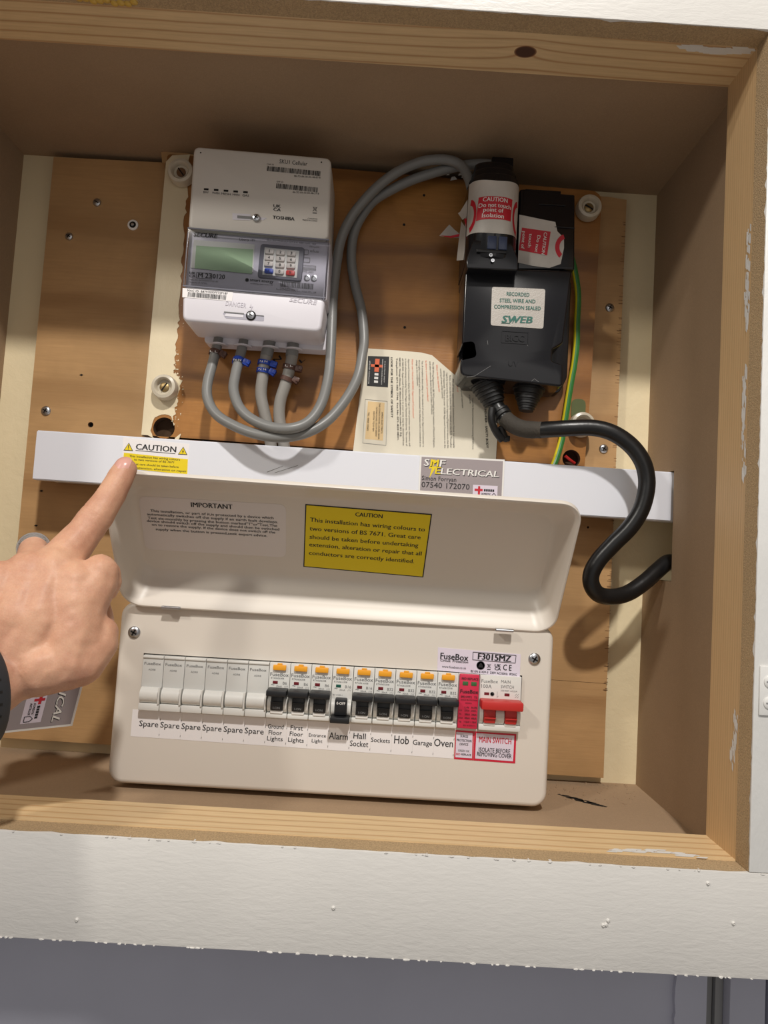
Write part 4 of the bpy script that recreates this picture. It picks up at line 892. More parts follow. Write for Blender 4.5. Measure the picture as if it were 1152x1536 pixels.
# ================================================================ CUT-OUT (service head)
cu = thing('supply_cutout', 'black supply cut-out with fuse carrier and caution stickers, upper right of the board', 'fuse cut-out', (.145, -.0235, .285))
o = xz([(0.0963,-0.0780,0.3860),(0.1943,-0.0780,0.3893),(0.1892,-0.0780,0.3215),(0.1798,-0.0780,0.3148),(0.1797,-0.0780,0.3042),(0.1901,-0.0780,0.3012),(0.1910,-0.0780,0.2809),(0.0967,-0.0780,0.2854),(0.0965,-0.0780,0.3008),(0.1091,-0.0780,0.3047),(0.1067,-0.0780,0.3157),(0.0970,-0.0780,0.3144)])
g = G(M_black).prism(roundpoly(o[::-1], [.002, .003, .002, .0015, .002, .0015, .004, .006, .001, .002, .002, .001][::-1], 3), -.034, -.078, .0018); g.build('lower_box', cu)
g = G(M_black).prism(roundpoly([(.104, .2845), (.197, .2845), (.204, .300), (.204, .395), (.0985, .395), (.0985, .300)], .003), -.0236, -.040, .001); g.build('back_box', cu)
lab = G(M_foil).prism(roundpoly(xz([(0.1216,-0.0784,0.3693),(0.1705,-0.0784,0.3703),(0.1703,-0.0784,0.3332),(0.1222,-0.0784,0.3333)])[::-1], .0022), -.078, -.0784)
for s_, q, c in (('RECORDED', [(0.1354,-0.0785,0.3618),(0.1561,-0.0785,0.3622)], .0034), ('STEEL WIRE AND', [(0.1293,-0.0785,0.3554),(0.1619,-0.0785,0.3563)], .0034), ('COMPRESSION SEALED', [(0.1244,-0.0785,0.3492),(0.1671,-0.0785,0.3501)], .0034)): T(lab, s_, q, c, M_inkgr, bold=.01, lift=.0003)
T(lab, 'SWEB', [(0.1320,-0.0785,0.3367),(0.1594,-0.0785,0.3375)], .0062, M_inkgr, bold=.05, shear=.25, lift=.0003)
lab.poly([(0.1318,-0.0785,0.3356),(0.1397,-0.0785,0.3359),(0.1397,-0.0785,0.3366),(0.1317,-0.0785,0.3363)], M_inkgr, lift=.0003); lab.poly([(0.1430,-0.0785,0.3439),(0.1415,-0.0785,0.3357),(0.1443,-0.0785,0.3409)], M_inkgr, lift=.0004)
lab.build('maker_label', cu, label='silver speckled label with green print')
g = G(M_black); T(g, 'BICC', [(0.1366,-0.0780,0.3197),(0.1534,-0.0780,0.3199)], .0058, M_black, bold=.03, lift=.0008)
fr = [(0.1328,-0.0780,0.3288),(0.1569,-0.0780,0.3288),(0.1571,-0.0780,0.3180),(0.1327,-0.0780,0.3180)]
for a, b in ((0, 1), (1, 2), (2, 3), (3, 0)): line(g, fr[a], fr[b], .0003, M_black, .0006)
T(g, 'UV', [(0.1399,-0.0780,0.2968),(0.1490,-0.0780,0.2967)], .0050, M_black, lift=.0006); g.build('embossed_lettering', cu)
for q in ([(0.1029,-0.0781,0.2840),(0.1101,-0.0781,0.2856)], [(0.1101,-0.0781,0.2856),(0.1241,-0.0781,0.2958)], [(0.1199,-0.0781,0.3190),(0.1206,-0.0781,0.3153)], [(0.1562,-0.0781,0.3176),(0.1569,-0.0781,0.3164)], [(0.1617,-0.0781,0.2840),(0.1640,-0.0781,0.2860)], [(0.1640,-0.0781,0.2866),(0.1684,-0.0781,0.2838)]): g = G(M_inkg); line(g, q[0], q[1], .00014, M_inkg, .0003); g.build('scratch', cu)
# right hand block and fuse carrier
g = G(M_black).prism(roundpoly(xz([(0.1450,-0.0660,0.4696),(0.1500,-0.0660,0.4706),(0.1501,-0.0660,0.4686),(0.1970,-0.0660,0.4679),(0.1998,-0.0660,0.3958),(0.1462,-0.0660,0.3924)])[::-1], .0015), -.0236, -.066, .0014)
x0_, _, z0_ = [(0.1500,-0.0660,0.4699)][0]; g.box(x0_, x0_+.034, -.0655, -.060, z0_-.004, z0_+.001, .0008); g.build('neutral_block', cu)
for q in ([(0.1632,-0.0662,0.4564),(0.1883,-0.0662,0.4565),(0.1884,-0.0662,0.4560),(0.1632,-0.0662,0.4559)], [(0.1792,-0.0662,0.4355),(0.1980,-0.0662,0.4355),(0.1981,-0.0662,0.4348),(0.1792,-0.0662,0.4349)]): G(M_blackm).skin(q, .0006).build('moulded_line', cu)
XA, XB = [(0.0958,-0.0900,0.4249),(0.1421,-0.0900,0.4279)][0][0], [(0.0958,-0.0900,0.4249),(0.1421,-0.0900,0.4279)][1][0]
xc = (XA+XB)/2; hw = (XB-XA)/2
def csec(x, k=1.0): return -.068-.026*math.sqrt(max(0, 1-(abs((x-xc)/(hw*1.04)))**2.6))*k
def hump(g, z0, z1, k=1.0, w=1.0, mat=None, yb=-.0236, n=18):
    ls = []
    for z, s in ((z0, .97), (z0+.0012, 1), (z1-.0012, 1), (z1, .97)):
        l = [Vector((xc-hw*w, yb, z)), ]
        for i in range(n+1): x = xc-hw*w*s+2*hw*w*s*i/n; l.append(Vector((x, csec(xc+(x-xc)/w, k)*(1 if s == 1 else .99), z)))
        l.append(Vector((xc+hw*w, yb, z))); ls.append(l)
    return g.loops(ls, mat)
zt_ = [(0.1159,-0.0900,0.4686)][0][2]; zb_ = [(0.1201,-0.0900,0.3844)][0][2]
g = G(M_black); hump(g, zb_+.006, zt_, 1.0); 
g.build('fuse_carrier', cu)
zB_ = [(0.1214,-0.0700,0.4872)][0][2]; zC_ = [(0.1228,-0.0580,0.5001)][0][2]; bx0, bx1 = [(0.1173,-0.0620,0.4954)][0][0], [(0.1376,-0.0620,0.4955)][0][0]
g = G(M_black); hump(g, zt_-.001, (zt_+zB_)/2, .72, .88); hump(g, (zt_+zB_)/2-.0002, zB_, .45, .78); g.box(bx0, bx1, -.066, -.0236, zB_-.001, zC_, .0010); g.build('top_shroud', cu)
g = G(M_black); g.prism(roundpoly(xz([(0.0961,-0.0920,0.3796),(0.1422,-0.0920,0.3807),(0.1417,-0.0920,0.3911),(0.1363,-0.0920,0.4031),(0.1319,-0.0920,0.4065),(0.1007,-0.0920,0.4057),(0.0976,-0.0920,0.3956),(0.0957,-0.0920,0.3857)]), .0015), -.03, -.092, .001); g.build('carrier_base', cu)
for q in ([(0.1124,-0.0965,0.4093),(0.1214,-0.0965,0.4093),(0.1220,-0.0965,0.3971),(0.1131,-0.0965,0.3971)], [(0.1226,-0.0965,0.4094),(0.1309,-0.0965,0.4093),(0.1315,-0.0965,0.3971),(0.1232,-0.0965,0.3971)]):
    x0, z0 = q[3][0], q[3][2]; x1, z1 = q[1][0], q[1][2]; G(M_spare).box(x0, x1, -.0955, -.09, z0, z1, .0008).build('carrier_window', cu, label='grey-blue block')
for p_ in [(0.1168,-0.0935,0.3919),(0.1188,-0.0935,0.3871)]: G(M_steel).lathe([(.0016, 0), (.0016, .001), (.0007, .001), (.0007, .0003)], p_, n=14).build('seal_wire', cu)
G(M_blackm).box(xc-.015, xc+.012, -.0945, -.092, [(0.1193,-0.0920,0.3940)][0][2], [(0.1192,-0.0920,0.3970)][0][2], .0006).build('carrier_grip', cu)
# caution label wrapped round the carrier
n = 20; top = []; botm = []
ZM1, ZS1, ZM0, ZS0 = [(0.1156,-0.0940,0.4608)][0][2], [(0.0981,-0.0700,0.4650)][0][2], [(0.1151,-0.0940,0.4119)][0][2], [(0.0982,-0.0700,0.4156)][0][2]
xa, xb = xc-hw*1.0, xc+hw*1.0
for i in range(n+1):
    x = xa+(xb-xa)*i/n; t_ = (i/n-.5)*2
    y = csec(x)-.0005
    top.append(Vector((x, y, ZM1+(ZS1-ZM1)*t_*t_))); botm.append(Vector((x, y, ZM0+(ZS0-ZM0)*t_*t_)))
g = G(M_sticker); vs = top+botm; m_ = n+1
g.add(vs, [[i, m_+i, m_+i+1, i+1] for i in range(n)], True, M_sticker)
def wr(P): 
    P = P.copy(); P.y = csec(max(xa, min(xb, P.x)))-.0005-(-.09-P.y)-.0 if False else csec(max(xa, min(xb, P.x)))-.0009; return P
def wr0(P): P = P.copy(); P.y = csec(max(xa, min(xb, P.x)))-.0007; return P
rq = [(0.1037,-0.0940,0.4460),(0.1344,-0.0940,0.4462),(0.1336,-0.0940,0.4254),(0.1024,-0.0940,0.4246)]
N_ = 12; tl, tr_, br, bl = [Vector(q) for q in rq]
a_ = [wr0(tl.lerp(tr_, i/N_)) for i in range(N_+1)]; b_ = [wr0(bl.lerp(br, i/N_)) for i in range(N_+1)]
g.add(a_+b_, [[i, N_+1+i, N_+2+i, i+1] for i in range(N_)], True, M_inkr)
for s_, q, c in (('CAUTION', [(0.1073,-0.0940,0.4413),(0.1295,-0.0940,0.4412)], .0034), ('Do not touch', [(0.1040,-0.0940,0.4361),(0.1328,-0.0940,0.4359)], .0034), ('point of', [(0.1081,-0.0940,0.4318),(0.1261,-0.0940,0.4314)], .0034), ('Isolation', [(0.1072,-0.0940,0.4265),(0.1267,-0.0940,0.4262)], .0034)): g.text(s_, q[0], q[1], c*1.15, M_wh, warp=wr, bold=.01)
# red ring halves left and right
def arc(cx, cz, r0, r1, a0, a1, f, m, g, ez=1.0, k=14):
    A_ = []; B_ = []
    for i in range(k+1):
        t = math.radians(a0+(a1-a0)*i/k); A_.append(f(Vector((cx+r0*math.cos(t), -.09, cz+r0*ez*math.sin(t))))); B_.append(f(Vector((cx+r1*math.cos(t), -.09, cz+r1*ez*math.sin(t)))))
    g.add(A_+B_, [[i, i+1, k+2+i, k+1+i] for i in range(k)], True, m)
zc = [(0.1171,-0.0940,0.4318)][0][2]
arc(xa+.0005, zc, .0042, .0062, -75, 75, wr0, M_inkr, g, 2.6); arc(xb-.0003, zc, .0046, .0066, 105, 255, wr0, M_inkr, g, 2.6)
g.build('caution_sticker', cu, label='white sticker with red caution block wrapped round the fuse carrier')
# second sticker on the block
Q = xz([(0.1455,-0.0663,0.4449),(0.1638,-0.0663,0.4422),(0.1796,-0.0663,0.4400),(0.1819,-0.0663,0.4311),(0.1884,-0.0663,0.4251),(0.1888,-0.0663,0.4155),(0.1864,-0.0663,0.4000),(0.1760,-0.0663,0.3955),(0.1609,-0.0663,0.3964),(0.1464,-0.0663,0.3987)])
g = G(M_sticker).prism(Q[::-1], -.066, -.0664)
g.poly([(0.1485,-0.0666,0.4324),(0.1756,-0.0666,0.4302),(0.1732,-0.0666,0.4073),(0.1464,-0.0666,0.4107)], M_inkr, lift=.0001)
for s_, q, c in (('CAUTION', [(0.1693,-0.0668,0.4291),(0.1678,-0.0668,0.4078)], .0030), ('Do not', [(0.1632,-0.0668,0.4258),(0.1614,-0.0668,0.4097)], .0030), ('touch', [(0.1556,-0.0668,0.4269),(0.1547,-0.0668,0.4137)], .0030), ('point of', [(0.1493,-0.0668,0.4288),(0.1485,-0.0668,0.4120)], .0030)): T(g, s_, q, c, M_wh, lift=.0003, bold=.01)
cx_, _, cz_ = [(0.1919,-0.0666,0.4162)][0]; arc(cx_, cz_, .0075, .0115, 112, 232, lambda P: Vector((P.x, -.0667, P.z)), M_inkr, g, 1.15)
g.build('caution_sticker', cu, label='crumpled white sticker with sideways red caution block')
# torn tails of tape on the left
g = G(M_sticker)
def rag(g, P, m=None):
    ls = [Vector(p) for p in P]; g.skin(ls, .0003, m or M_sticker)
rag(g, [(0.0982,-0.0720,0.4582),(0.0901,-0.0620,0.4460),(0.0884,-0.0600,0.4456),(0.0928,-0.0640,0.4374),(0.0974,-0.0720,0.4389),(0.0990,-0.0760,0.4446)]); 
rag(g, [(0.0726,-0.0500,0.4271),(0.0819,-0.0460,0.4408),(0.0868,-0.0520,0.4330),(0.0931,-0.0560,0.4263),(0.0920,-0.0560,0.4236),(0.0834,-0.0520,0.4255)]); rag(g, [(0.0918,-0.0620,0.4370),(0.0971,-0.0700,0.4245),(0.0953,-0.0660,0.3980),(0.0896,-0.0600,0.3996),(0.0907,-0.0580,0.4193)])
rag(g, [(0.0950,-0.0660,0.4398),(0.0988,-0.0740,0.4418),(0.1016,-0.0760,0.4181),(0.0974,-0.0700,0.4079),(0.0950,-0.0660,0.4269)])
g.poly([(0.0732,-0.0505,0.4269),(0.0833,-0.0525,0.4263),(0.0917,-0.0565,0.4272),(0.0919,-0.0565,0.4246),(0.0834,-0.0525,0.4243)], M_inkr, lift=.0009); g.poly([(0.0938,-0.0665,0.4362),(0.0954,-0.0685,0.4366),(0.1001,-0.0755,0.4259),(0.0984,-0.0730,0.4162)], M_inkr, lift=.0012)
g.build('torn_tape', cu, label='torn white and red sticker ends')
# ribbed glands
def gland(c0, c1, r0, r1, name='cable_gland', n=6):
    a = Vector(c0); b = Vector(c1); L = (b-a).length; pr = []
    for k in range(n):
        t = k/n; r = r0*(1-t)+r1*t; pr += [(r, L*t), (r*1.0, L*(t+.45/n)), (r*.90, L*(t+.55/n)), (r*.88, L*(t+.95/n))]
    pr += [(r1, L), (r1*.6, L+.0005)]
    G(M_blackr).lathe(pr, a, axis=(b-a), n=30).build(name, cu)
ga = [(0.1237,-0.0560,0.2871),(0.1329,-0.0560,0.2661)]; gb = [(0.1645,-0.0560,0.2872),(0.1626,-0.0560,0.2610)]
gland(ga[0], ga[1], .0165, .0095); gland(gb[0], gb[1], .0170, .0058)

# ================================================================ SUPPLY CABLE AND EARTH
PS = [(0.1265,-0.0560,0.2810),(0.1328,-0.0560,0.2674),(0.1380,-0.0580,0.2585),(0.1438,-0.0620,0.2505),(0.1535,-0.0680,0.2431),(0.1665,-0.0740,0.2403),(0.1808,-0.0800,0.2407),(0.1983,-0.0840,0.2423),(0.2181,-0.0860,0.2432),(0.2349,-0.0880,0.2391),(0.2504,-0.0890,0.2291),(0.2607,-0.0900,0.2158),(0.2653,-0.0900,0.2012),(0.2650,-0.0900,0.1864),(0.2609,-0.0890,0.1703),(0.2522,-0.0870,0.1551),(0.2401,-0.0840,0.1408),(0.2286,-0.0810,0.1259),(0.2231,-0.0790,0.1131),(0.2248,-0.0770,0.1025),(0.2326,-0.0740,0.0951),(0.2463,-0.0710,0.0939),(0.2618,-0.0660,0.0982),(0.2779,-0.0610,0.1087),(0.2925,-0.0540,0.1204),(0.3055,-0.0460,0.1286)]+[(.320, -.036, .127), (.338, -.034, .128)]
sc = thing('supply_cable', 'thick black supply cable snaking over the trunking into the right side panel', 'cable', tuple(PS[0]))
G(M_cable).tube(PS, .0074, 22, M_cable).build('sheath', sc)
pth = smooth_path(PS, 6)
G(M_dusty).tube([pth[i] for i in (17, 20, 24, 28, 33)], lambda t: .0078*(1 if t < .9 else .97), 18, M_dusty, sub=3).build('dusty_wrap', sc, label='dust-covered tape wrap')
g = G(M_blackr)
for i in (12, 14, 15): 
    p_ = pth[i]; d_ = (pth[i+1]-pth[i-1]).normalized(); g.lathe([(.0080, -.0016), (.0088, -.001), (.0088, .001), (.0080, .0016)], p_, axis=d_, n=24)
g.tube([(0.1291,-0.0660,0.2600),(0.1290,-0.0660,0.2488),(0.1345,-0.0620,0.2387),(0.1411,-0.0580,0.2323)], .0034, 10); g.tube([(0.1386,-0.0620,0.2439),(0.1427,-0.0580,0.2374),(0.1462,-0.0540,0.2332)], .0030, 10); x, y, z = [(0.1445,-0.0560,0.2341)][0]; g.box(x-.004, x+.004, y-.003, y+.003, z-.0025, z+.0025, .0006)
g.build('cable_strap', sc, label='black strap wrapped round the cable end')
PE = [(0.2036,-0.0340,0.4228),(0.2074,-0.0340,0.4110),(0.2115,-0.0340,0.3918),(0.2128,-0.0340,0.3778),(0.2127,-0.0340,0.3552),(0.2132,-0.0340,0.3366),(0.2118,-0.0340,0.3154),(0.2091,-0.0340,0.2948),(0.2068,-0.0340,0.2743),(0.2049,-0.0340,0.2572),(0.2028,-0.0340,0.2401),(0.1982,-0.0360,0.2226),(0.1937,-0.0380,0.2105),(0.1904,-0.0380,0.2000)]
ec = thing('earth_cable', 'green and yellow earth wire running down right of the cut-out', 'cable', tuple(PE[0]))
G(M_green).tube(PE, .0031, 12, mats=[M_green, M_yellow, M_yellow, M_green, M_green, M_green, M_green, M_green, M_yellow, M_yellow, M_green, M_green]).build('sheath', ec)
g = G(M_red); g.tube([(0.2106,-0.0200,0.2270),(0.2159,-0.0180,0.2236),(0.2212,-0.0160,0.2209)], .0016, 8); tag(g.build('red_wire', loc=(.218, -.02, .225)), 'scrap of red wire inside the round hole below lower right spacer', 'wire')

# ================================================================ FUSE BOARD
CX0, CX1, CZ0, YC, ZH = -.1835, .1870, -.0858, -.1005, .0600
fb = thing('fuse_board', 'large off-white metal fuse board with its flap raised, below the trunking', 'consumer unit', (0, -.0120, CZ0))
g = G(M_cu)
OX0, OX1 = -.1612, .1612
# front cover: skirt + front plate with aperture
out = rrect(CX0, CX1, CZ0, ZH+.006, .012, 7); ino = inset(out, .004)
ls = [[Vector((x, -.014, z)) for x, z in out]]
for k in range(6):
    t = k/5*math.pi/2; o2 = inset(out, .004*(1-math.cos(t))); ls.append([Vector((x, YC+.004-.004*math.sin(t), z)) for x, z in o2])
g.loops(ls, M_cu, True, False)
ap = [(OX0, -.0235), (OX1, -.0235), (OX1, .0235), (OX0, .0235)]
g.plate(ino, [ap], YC+.0012, YC, M_cu)
g.build('front_cover', fb)
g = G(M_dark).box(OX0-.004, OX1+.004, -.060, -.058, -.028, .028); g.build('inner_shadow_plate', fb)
G(M_steel).box(OX0-.002, OX1+.002, -.072, -.068, -.0175, .0175).build('mounting_rail', fb)
G(M_cu).prism(rrect(CX0+.002, CX1-.002, ZH+.006, .160, .004, 4), -.0125, -.066, .003).build('top_housing', fb)
for p_ in [(-0.1706,-0.1005,0.0405),(0.1709,-0.1005,0.0380)]: screw((p_[0], p_[2]), YC, '', .0052, 'cross', fb)
# hinged flap
TH, HY, HZ, LH, LW, LE, LXC, TS, TT, TB, SK, ZS = (0.62103, -0.10400, 0.06166, 0.12962, 0.36777, 0.03008, 0.00323, 0.01152, 0.02938, 0.01668, 0.01790, -0.00706)
LH_ = .1296
def lid(u, v, c):
    """u across, v up, c depth behind the rim"""
    X = LXC+u; return Vector((X, HY-v*math.sin(TH)+c*math.cos(TH)+SK*X, HZ+v*math.cos(TH)+c*math.sin(TH)+ZS*X))
LN = (lid(0, 0, 0)-lid(0, 0, 1)).normalized()
def ll(u0, u1, v0, v1, r, c, n=7): return [lid(a, b, c) for a, b in rrect(u0, u1, v0, v1, r, n)]
hw_ = LW/2
g = G(M_cu); L = []
bu0, bu1, bv0, bv1 = -hw_+TS, hw_-TS, TB, LH-TT
L.append(ll(bu0-.002, bu1+.002, bv0-.002, bv1+.002, .016, LE+.0015))
L.append(ll(bu0-.006, bu1+.006, bv0-.006, bv1+.008, .018, LE-.003))
L.append(ll(-hw_, hw_, .0, LH, .0175, .004))
L.append(ll(-hw_, hw_, 0, LH, .0175, .0008))
L.append(ll(-hw_+.0006, hw_-.0006, .0006, LH-.0006, .017, 0))
L.append(ll(-hw_+.0018, hw_-.0018, .0018, LH-.0018, .016, 0))
L.append(ll(-hw_+.0028, hw_-.0028, .0030, LH-.0035, .0155, .0012))
L.append(ll(-hw_+.0050, hw_-.0050, .0065, LH-.0095, .0150, LE*.35))
L.append(ll(bu0-.0022, bu1+.0022, bv0-.0040, bv1+.0060, .0135, LE*.80))
L.append(ll(bu0+.0002, bu1-.0002, bv0+.0005, bv1+.0012, .012, LE*.96))
L.append(ll(bu0+.003, bu1-.003, bv0+.0035, bv1-.001, .010, LE))
g.loops(L, M_cu, True, True); flap = g.build('flap_lid', fb)
def LP(p): return lid(p[0], p[1], LE)
def LQ(l): return [LP(p) for p in l]
def lt(g, s, pts, cap, mat, bold=.006): g.text(s, LP(pts[0]), LP(pts[1]), cap, mat, n=LN, lift=.0004, bold=bold)
yq = [(-0.0326,0.0944),(0.0711,0.0932),(0.0694,0.0282),(-0.0345,0.0310)]
g = G(M_ink).skin(LQ(yq), .0002, M_ink, n=LN)
def ins(q, f): 
    c = [sum(p[i] for p in q)/4 for i in (0, 1)]; return [(c[0]+(p[0]-c[0])*f[0], c[1]+(p[1]-c[1])*f[1]) for p in q]
g.poly(LQ(ins(yq, (.982, .97))), M_ylabel, n=LN, lift=.0003)
lt(g, 'CAUTION', [(0.0084,0.0862),(0.0307,0.0860)], .0038, M_ink, .02)
for s_, q in (('This installation has wiring colours to', [(-0.0288,0.0779),(0.0665,0.0758)]), ('two versions of BS 7671. Great care', [(-0.0291,0.0693),(0.0636,0.0678)]), ('should be taken before undertaking', [(-0.0291,0.0609),(0.0623,0.0596)]), ('extension, alteration or repair that all', [(-0.0294,0.0531),(0.0658,0.0513)]), ('conductors are correctly identified.', [(-0.0296,0.0444),(0.0602,0.0428)])): lt(g, s_, q, .0040, M_ink, .012)
g.build('caution_label', flap, label='yellow label with black border and black print')
iq = [(-0.1681,0.0910),(-0.0484,0.0925),(-0.0493,0.0397),(-0.1689,0.0385)]
ic = [(p[0], p[1]) for p in iq][::-1]
o2 = roundpoly(ic, .006)
g = G(M_vinyl).skin([LP(p) for p in o2], .0002, M_vinyl, n=LN)
lt(g, 'IMPORTANT', [(-0.1259,0.0843),(-0.0922,0.0848)], .0044, M_ink, .02)
for s_, q in (('This installation, or part of it,is protected by a device which', [(-0.1599,0.0767),(-0.0588,0.0778)]), ('automatically switches off the supply if an earth fault develops.', [(-0.1631,0.0732),(-0.0553,0.0741)]), ('Test six-monthly by pressing the button marked"T"or"Test.The', [(-0.1629,0.0696),(-0.0560,0.0704)]), ('device should switch off the supply and should then be switched', [(-0.1641,0.0666),(-0.0544,0.0669)]),
    ('on to restore the supply. If the device does not switch off the', [(-0.1604,0.0632),(-0.0578,0.0636)]), ('supply when the button is pressed,seek expert advice.', [(-0.1576,0.0588),(-0.0646,0.0597)])): lt(g, s_, q, .0024, M_ink, .012)
g.build('important_label', flap, label='pale label with black print')
for q in [(-0.1388,-0.1090,0.0638),(0.1428,-0.1090,0.0615)]:
    x, y, z = q; g = G(M_steel); g.box(x-.0075, x+.0075, y-.0012, y+.004, z-.0012, z+.0014, .0004); g.tube([(x-.0075, y-.001, z), (x+.0070, y-.001, z)], .0013, 10); g.build('hinge', fb)
# --- modules: real pitch 17.8 mm
P_ = .0178; X0 = -.1602; YMOD = -.1045; 
MODN = ['first', 'second', 'third', 'fourth', 'fifth', 'sixth']
def zoff(x): return -.0020*(x+.16)/.32*0
def mtext(g, s, x0, z, w_, cap, m, y=YMOD, bold=0.0): g.text(s, (x0, y, z), (x0+w_, y, z), cap, m, lift=.0002, bold=bold)
for i in range(6):
    x = X0+P_*i; t = thing('blank_module', 'blank white module %s, above %s Spare label' % (('at far left of the row', 'the leftmost') if i == 0 else ('next to the first breaker', 'the rightmost') if i == 5 else ('%s from the left' % MODN[i], 'the '+MODN[i])), 'blank module', (x+P_/2, -.070, -.0225), 'blank modules at left of the fuse board')
    a, b = x+.0002, x+P_-.0002
    g = G(M_modg); g.prism([(a, -.0225), (b, -.0225), (b, .0225), (a, .0225)], -.0725, YMOD, .0004, 2)
    g.box(a, b, YMOD-.0012, YMOD+.004, .0205, .0223, .0005, mat=M_modw); g.box(a, b, -.1086, -.100, -.0224, -.0165, .0008, mat=M_modw); g.build('module_body', t)
    g = G(M_modw); prof = []
    for k in range(9):
        th_ = math.pi*k/8; prof.append((YMOD+.0005-.0062*math.sin(th_), -.0100+.0066*math.cos(th_)))
    g.loops([[Vector((xx, y_, z_)) for y_, z_ in prof] for xx in (a+.0008, b-.0016)], M_modw)
    g.box(b-.0014, b, YMOD-.0055, YMOD, -.0165, -.0030, .0004); g.build('roller_front', t)
    g = G(M_inkg); mtext(g, 'FuseBox', a+.0014, .0148, .0138, .0022, M_inkg, bold=.01); mtext(g, 'ADR8', a+.0052, .0102, .0058, .0014, M_inkg); g.build('printed_lettering', t)
names9 = [('B6', 'RTA0606308', 'Ground Floor Lights', M_darkred), ('B6', 'RTA0606308', 'First Floor Lights', M_darkred), ('B6', 'RTA0606308', 'Entrance Light', M_darkred), ('B16', 'RTA0616308', 'Alarm', M_dgreen), ('B16', 'RTA0616308', 'Hall Socket', M_darkred), ('B32', 'RTA0632308', 'Sockets', M_darkred), ('B32', 'RTA0632308', 'Hob', M_darkred), ('B32', 'RTA0632308', 'Garage', M_darkred), ('B32', 'RTA0632308', 'Oven', M_darkred)]
def cheek(g, x0, x1, z0, z1, depth=.0062, mat=None):
    n = 8; prof = [(YMOD+.001-depth*math.sin(math.pi*k/n)**.8, (z0+z1)/2-(z1-z0)/2*math.cos(math.pi*k/n)) for k in range(n+1)]
    g.loops([[Vector((xx, y_, z_)) for y_, z_ in prof] for xx in (x0, x1)], mat)
for i, (rt, code, nm, wm) in enumerate(names9):
    x = X0+P_*(6+i); off = nm == 'Alarm'
    t = thing('circuit_breaker', ('breaker with black toggle down and green window, above the Alarm label' if off else 'black-toggled breaker with orange button, above the %s label' % nm), 'circuit breaker', (x+P_/2, -.070, -.0225), 'circuit breakers in the fuse board')
    a, b = x+.0002, x+P_-.0002; m = x+P_/2
    g = G(M_modw); g.prism([(a, -.0225), (b, -.0225), (b, .0225), (a, .0225)], -.0725, YMOD, .0004, 2); g.box(a, b, -.1086, -.100, -.0224, -.0185, .0008); 
    g.build('breaker_body', t)
    g = G(M_modw); cheek(g, a+.0005, a+.0034, -.0180, -.0045); cheek(g, b-.0034, b-.0005, -.0180, -.0045); g.build('toggle_cheek', t)
    g = G(M_orange); g.box(m-.0056, m+.0054, YMOD-.0026, YMOD, .0168, .0212, .0007); g.box(m-.0022, m+.0020, YMOD-.0022, YMOD, .0208, .0226, .0005); g.build('test_button', t)
    G(wm).box(a+.0034, a+.0076, YMOD-.0003, YMOD+.001, .0052, .0076, .0001).build('indicator_window', t)
    g = G(M_blackm)
    if off:
        g.box(m-.0050, m+.0050, -.1120, -.100, -.0165, -.0030, .0010); g.box(m-.0048, m+.0048, -.1040, -.1030, -.003, .0005, mat=M_dark); g.box(a+.0006, b-.0006, -.1180, -.104, -.0218, -.0170, .0008, mat=M_blackm)
        g.text('0-OFF', (m-.0036, -.1121, -.0075), (m+.0036, -.1121, -.0075), .0022, M_wh, lift=.0003, bold=.01)
    else:
        g.box(m-.0050, m+.0050, -.1110, -.100, -.0158, -.0030, .0010); g.box(a+.0003, b-.0003, -.1195, -.104, -.0028, .0022, .0009)
        g.box(m-.0050, m+.0050, -.1125, -.109, -.0090, -.0082, .0002)
        g.text('I-ON', (m-.0028, -.1112, -.0142), (m+.0028, -.1112, -.0142), .0018, M_inkg, lift=.0003)
    g.build('toggle', t, **({'label': 'black toggle in the down position'} if off else {}))
    if not off: G(M_modw).box(m-.0052, m+.0052, -.1095, -.104, -.0186, -.0158, .0006, mat=M_wh).build('toggle_stop', t)
    g = G(M_inkg); mtext(g, 'FuseBox', a+.0009, .0116, .0155, .0029, M_inkg, bold=.01); mtext(g, code, a+.0016, .0092, .0110, .0014, M_inkg); mtext(g, rt, b-.0055 if len(rt) < 3 else b-.0063, .0050, .0034 if len(rt) < 3 else .0050, .0022, M_inkg)
    mtext(g, '30mA', a+.0065, .0026, .0048, .0014, M_inkg); mtext(g, '~', a+.0022, .0028, .0026, .0040, M_inkg)
    for k in range(3): line(g, (b-.0040+.0011*k, YMOD, .0026), (b-.0034+.0011*k, YMOD, .0040), .0001, M_inkg, .0002)
    if off: mtext(g, 'IEC 61009-1', a+.0012, -.0016, .0080, .0011, M_inkg)
    g.build('printed_lettering', t)
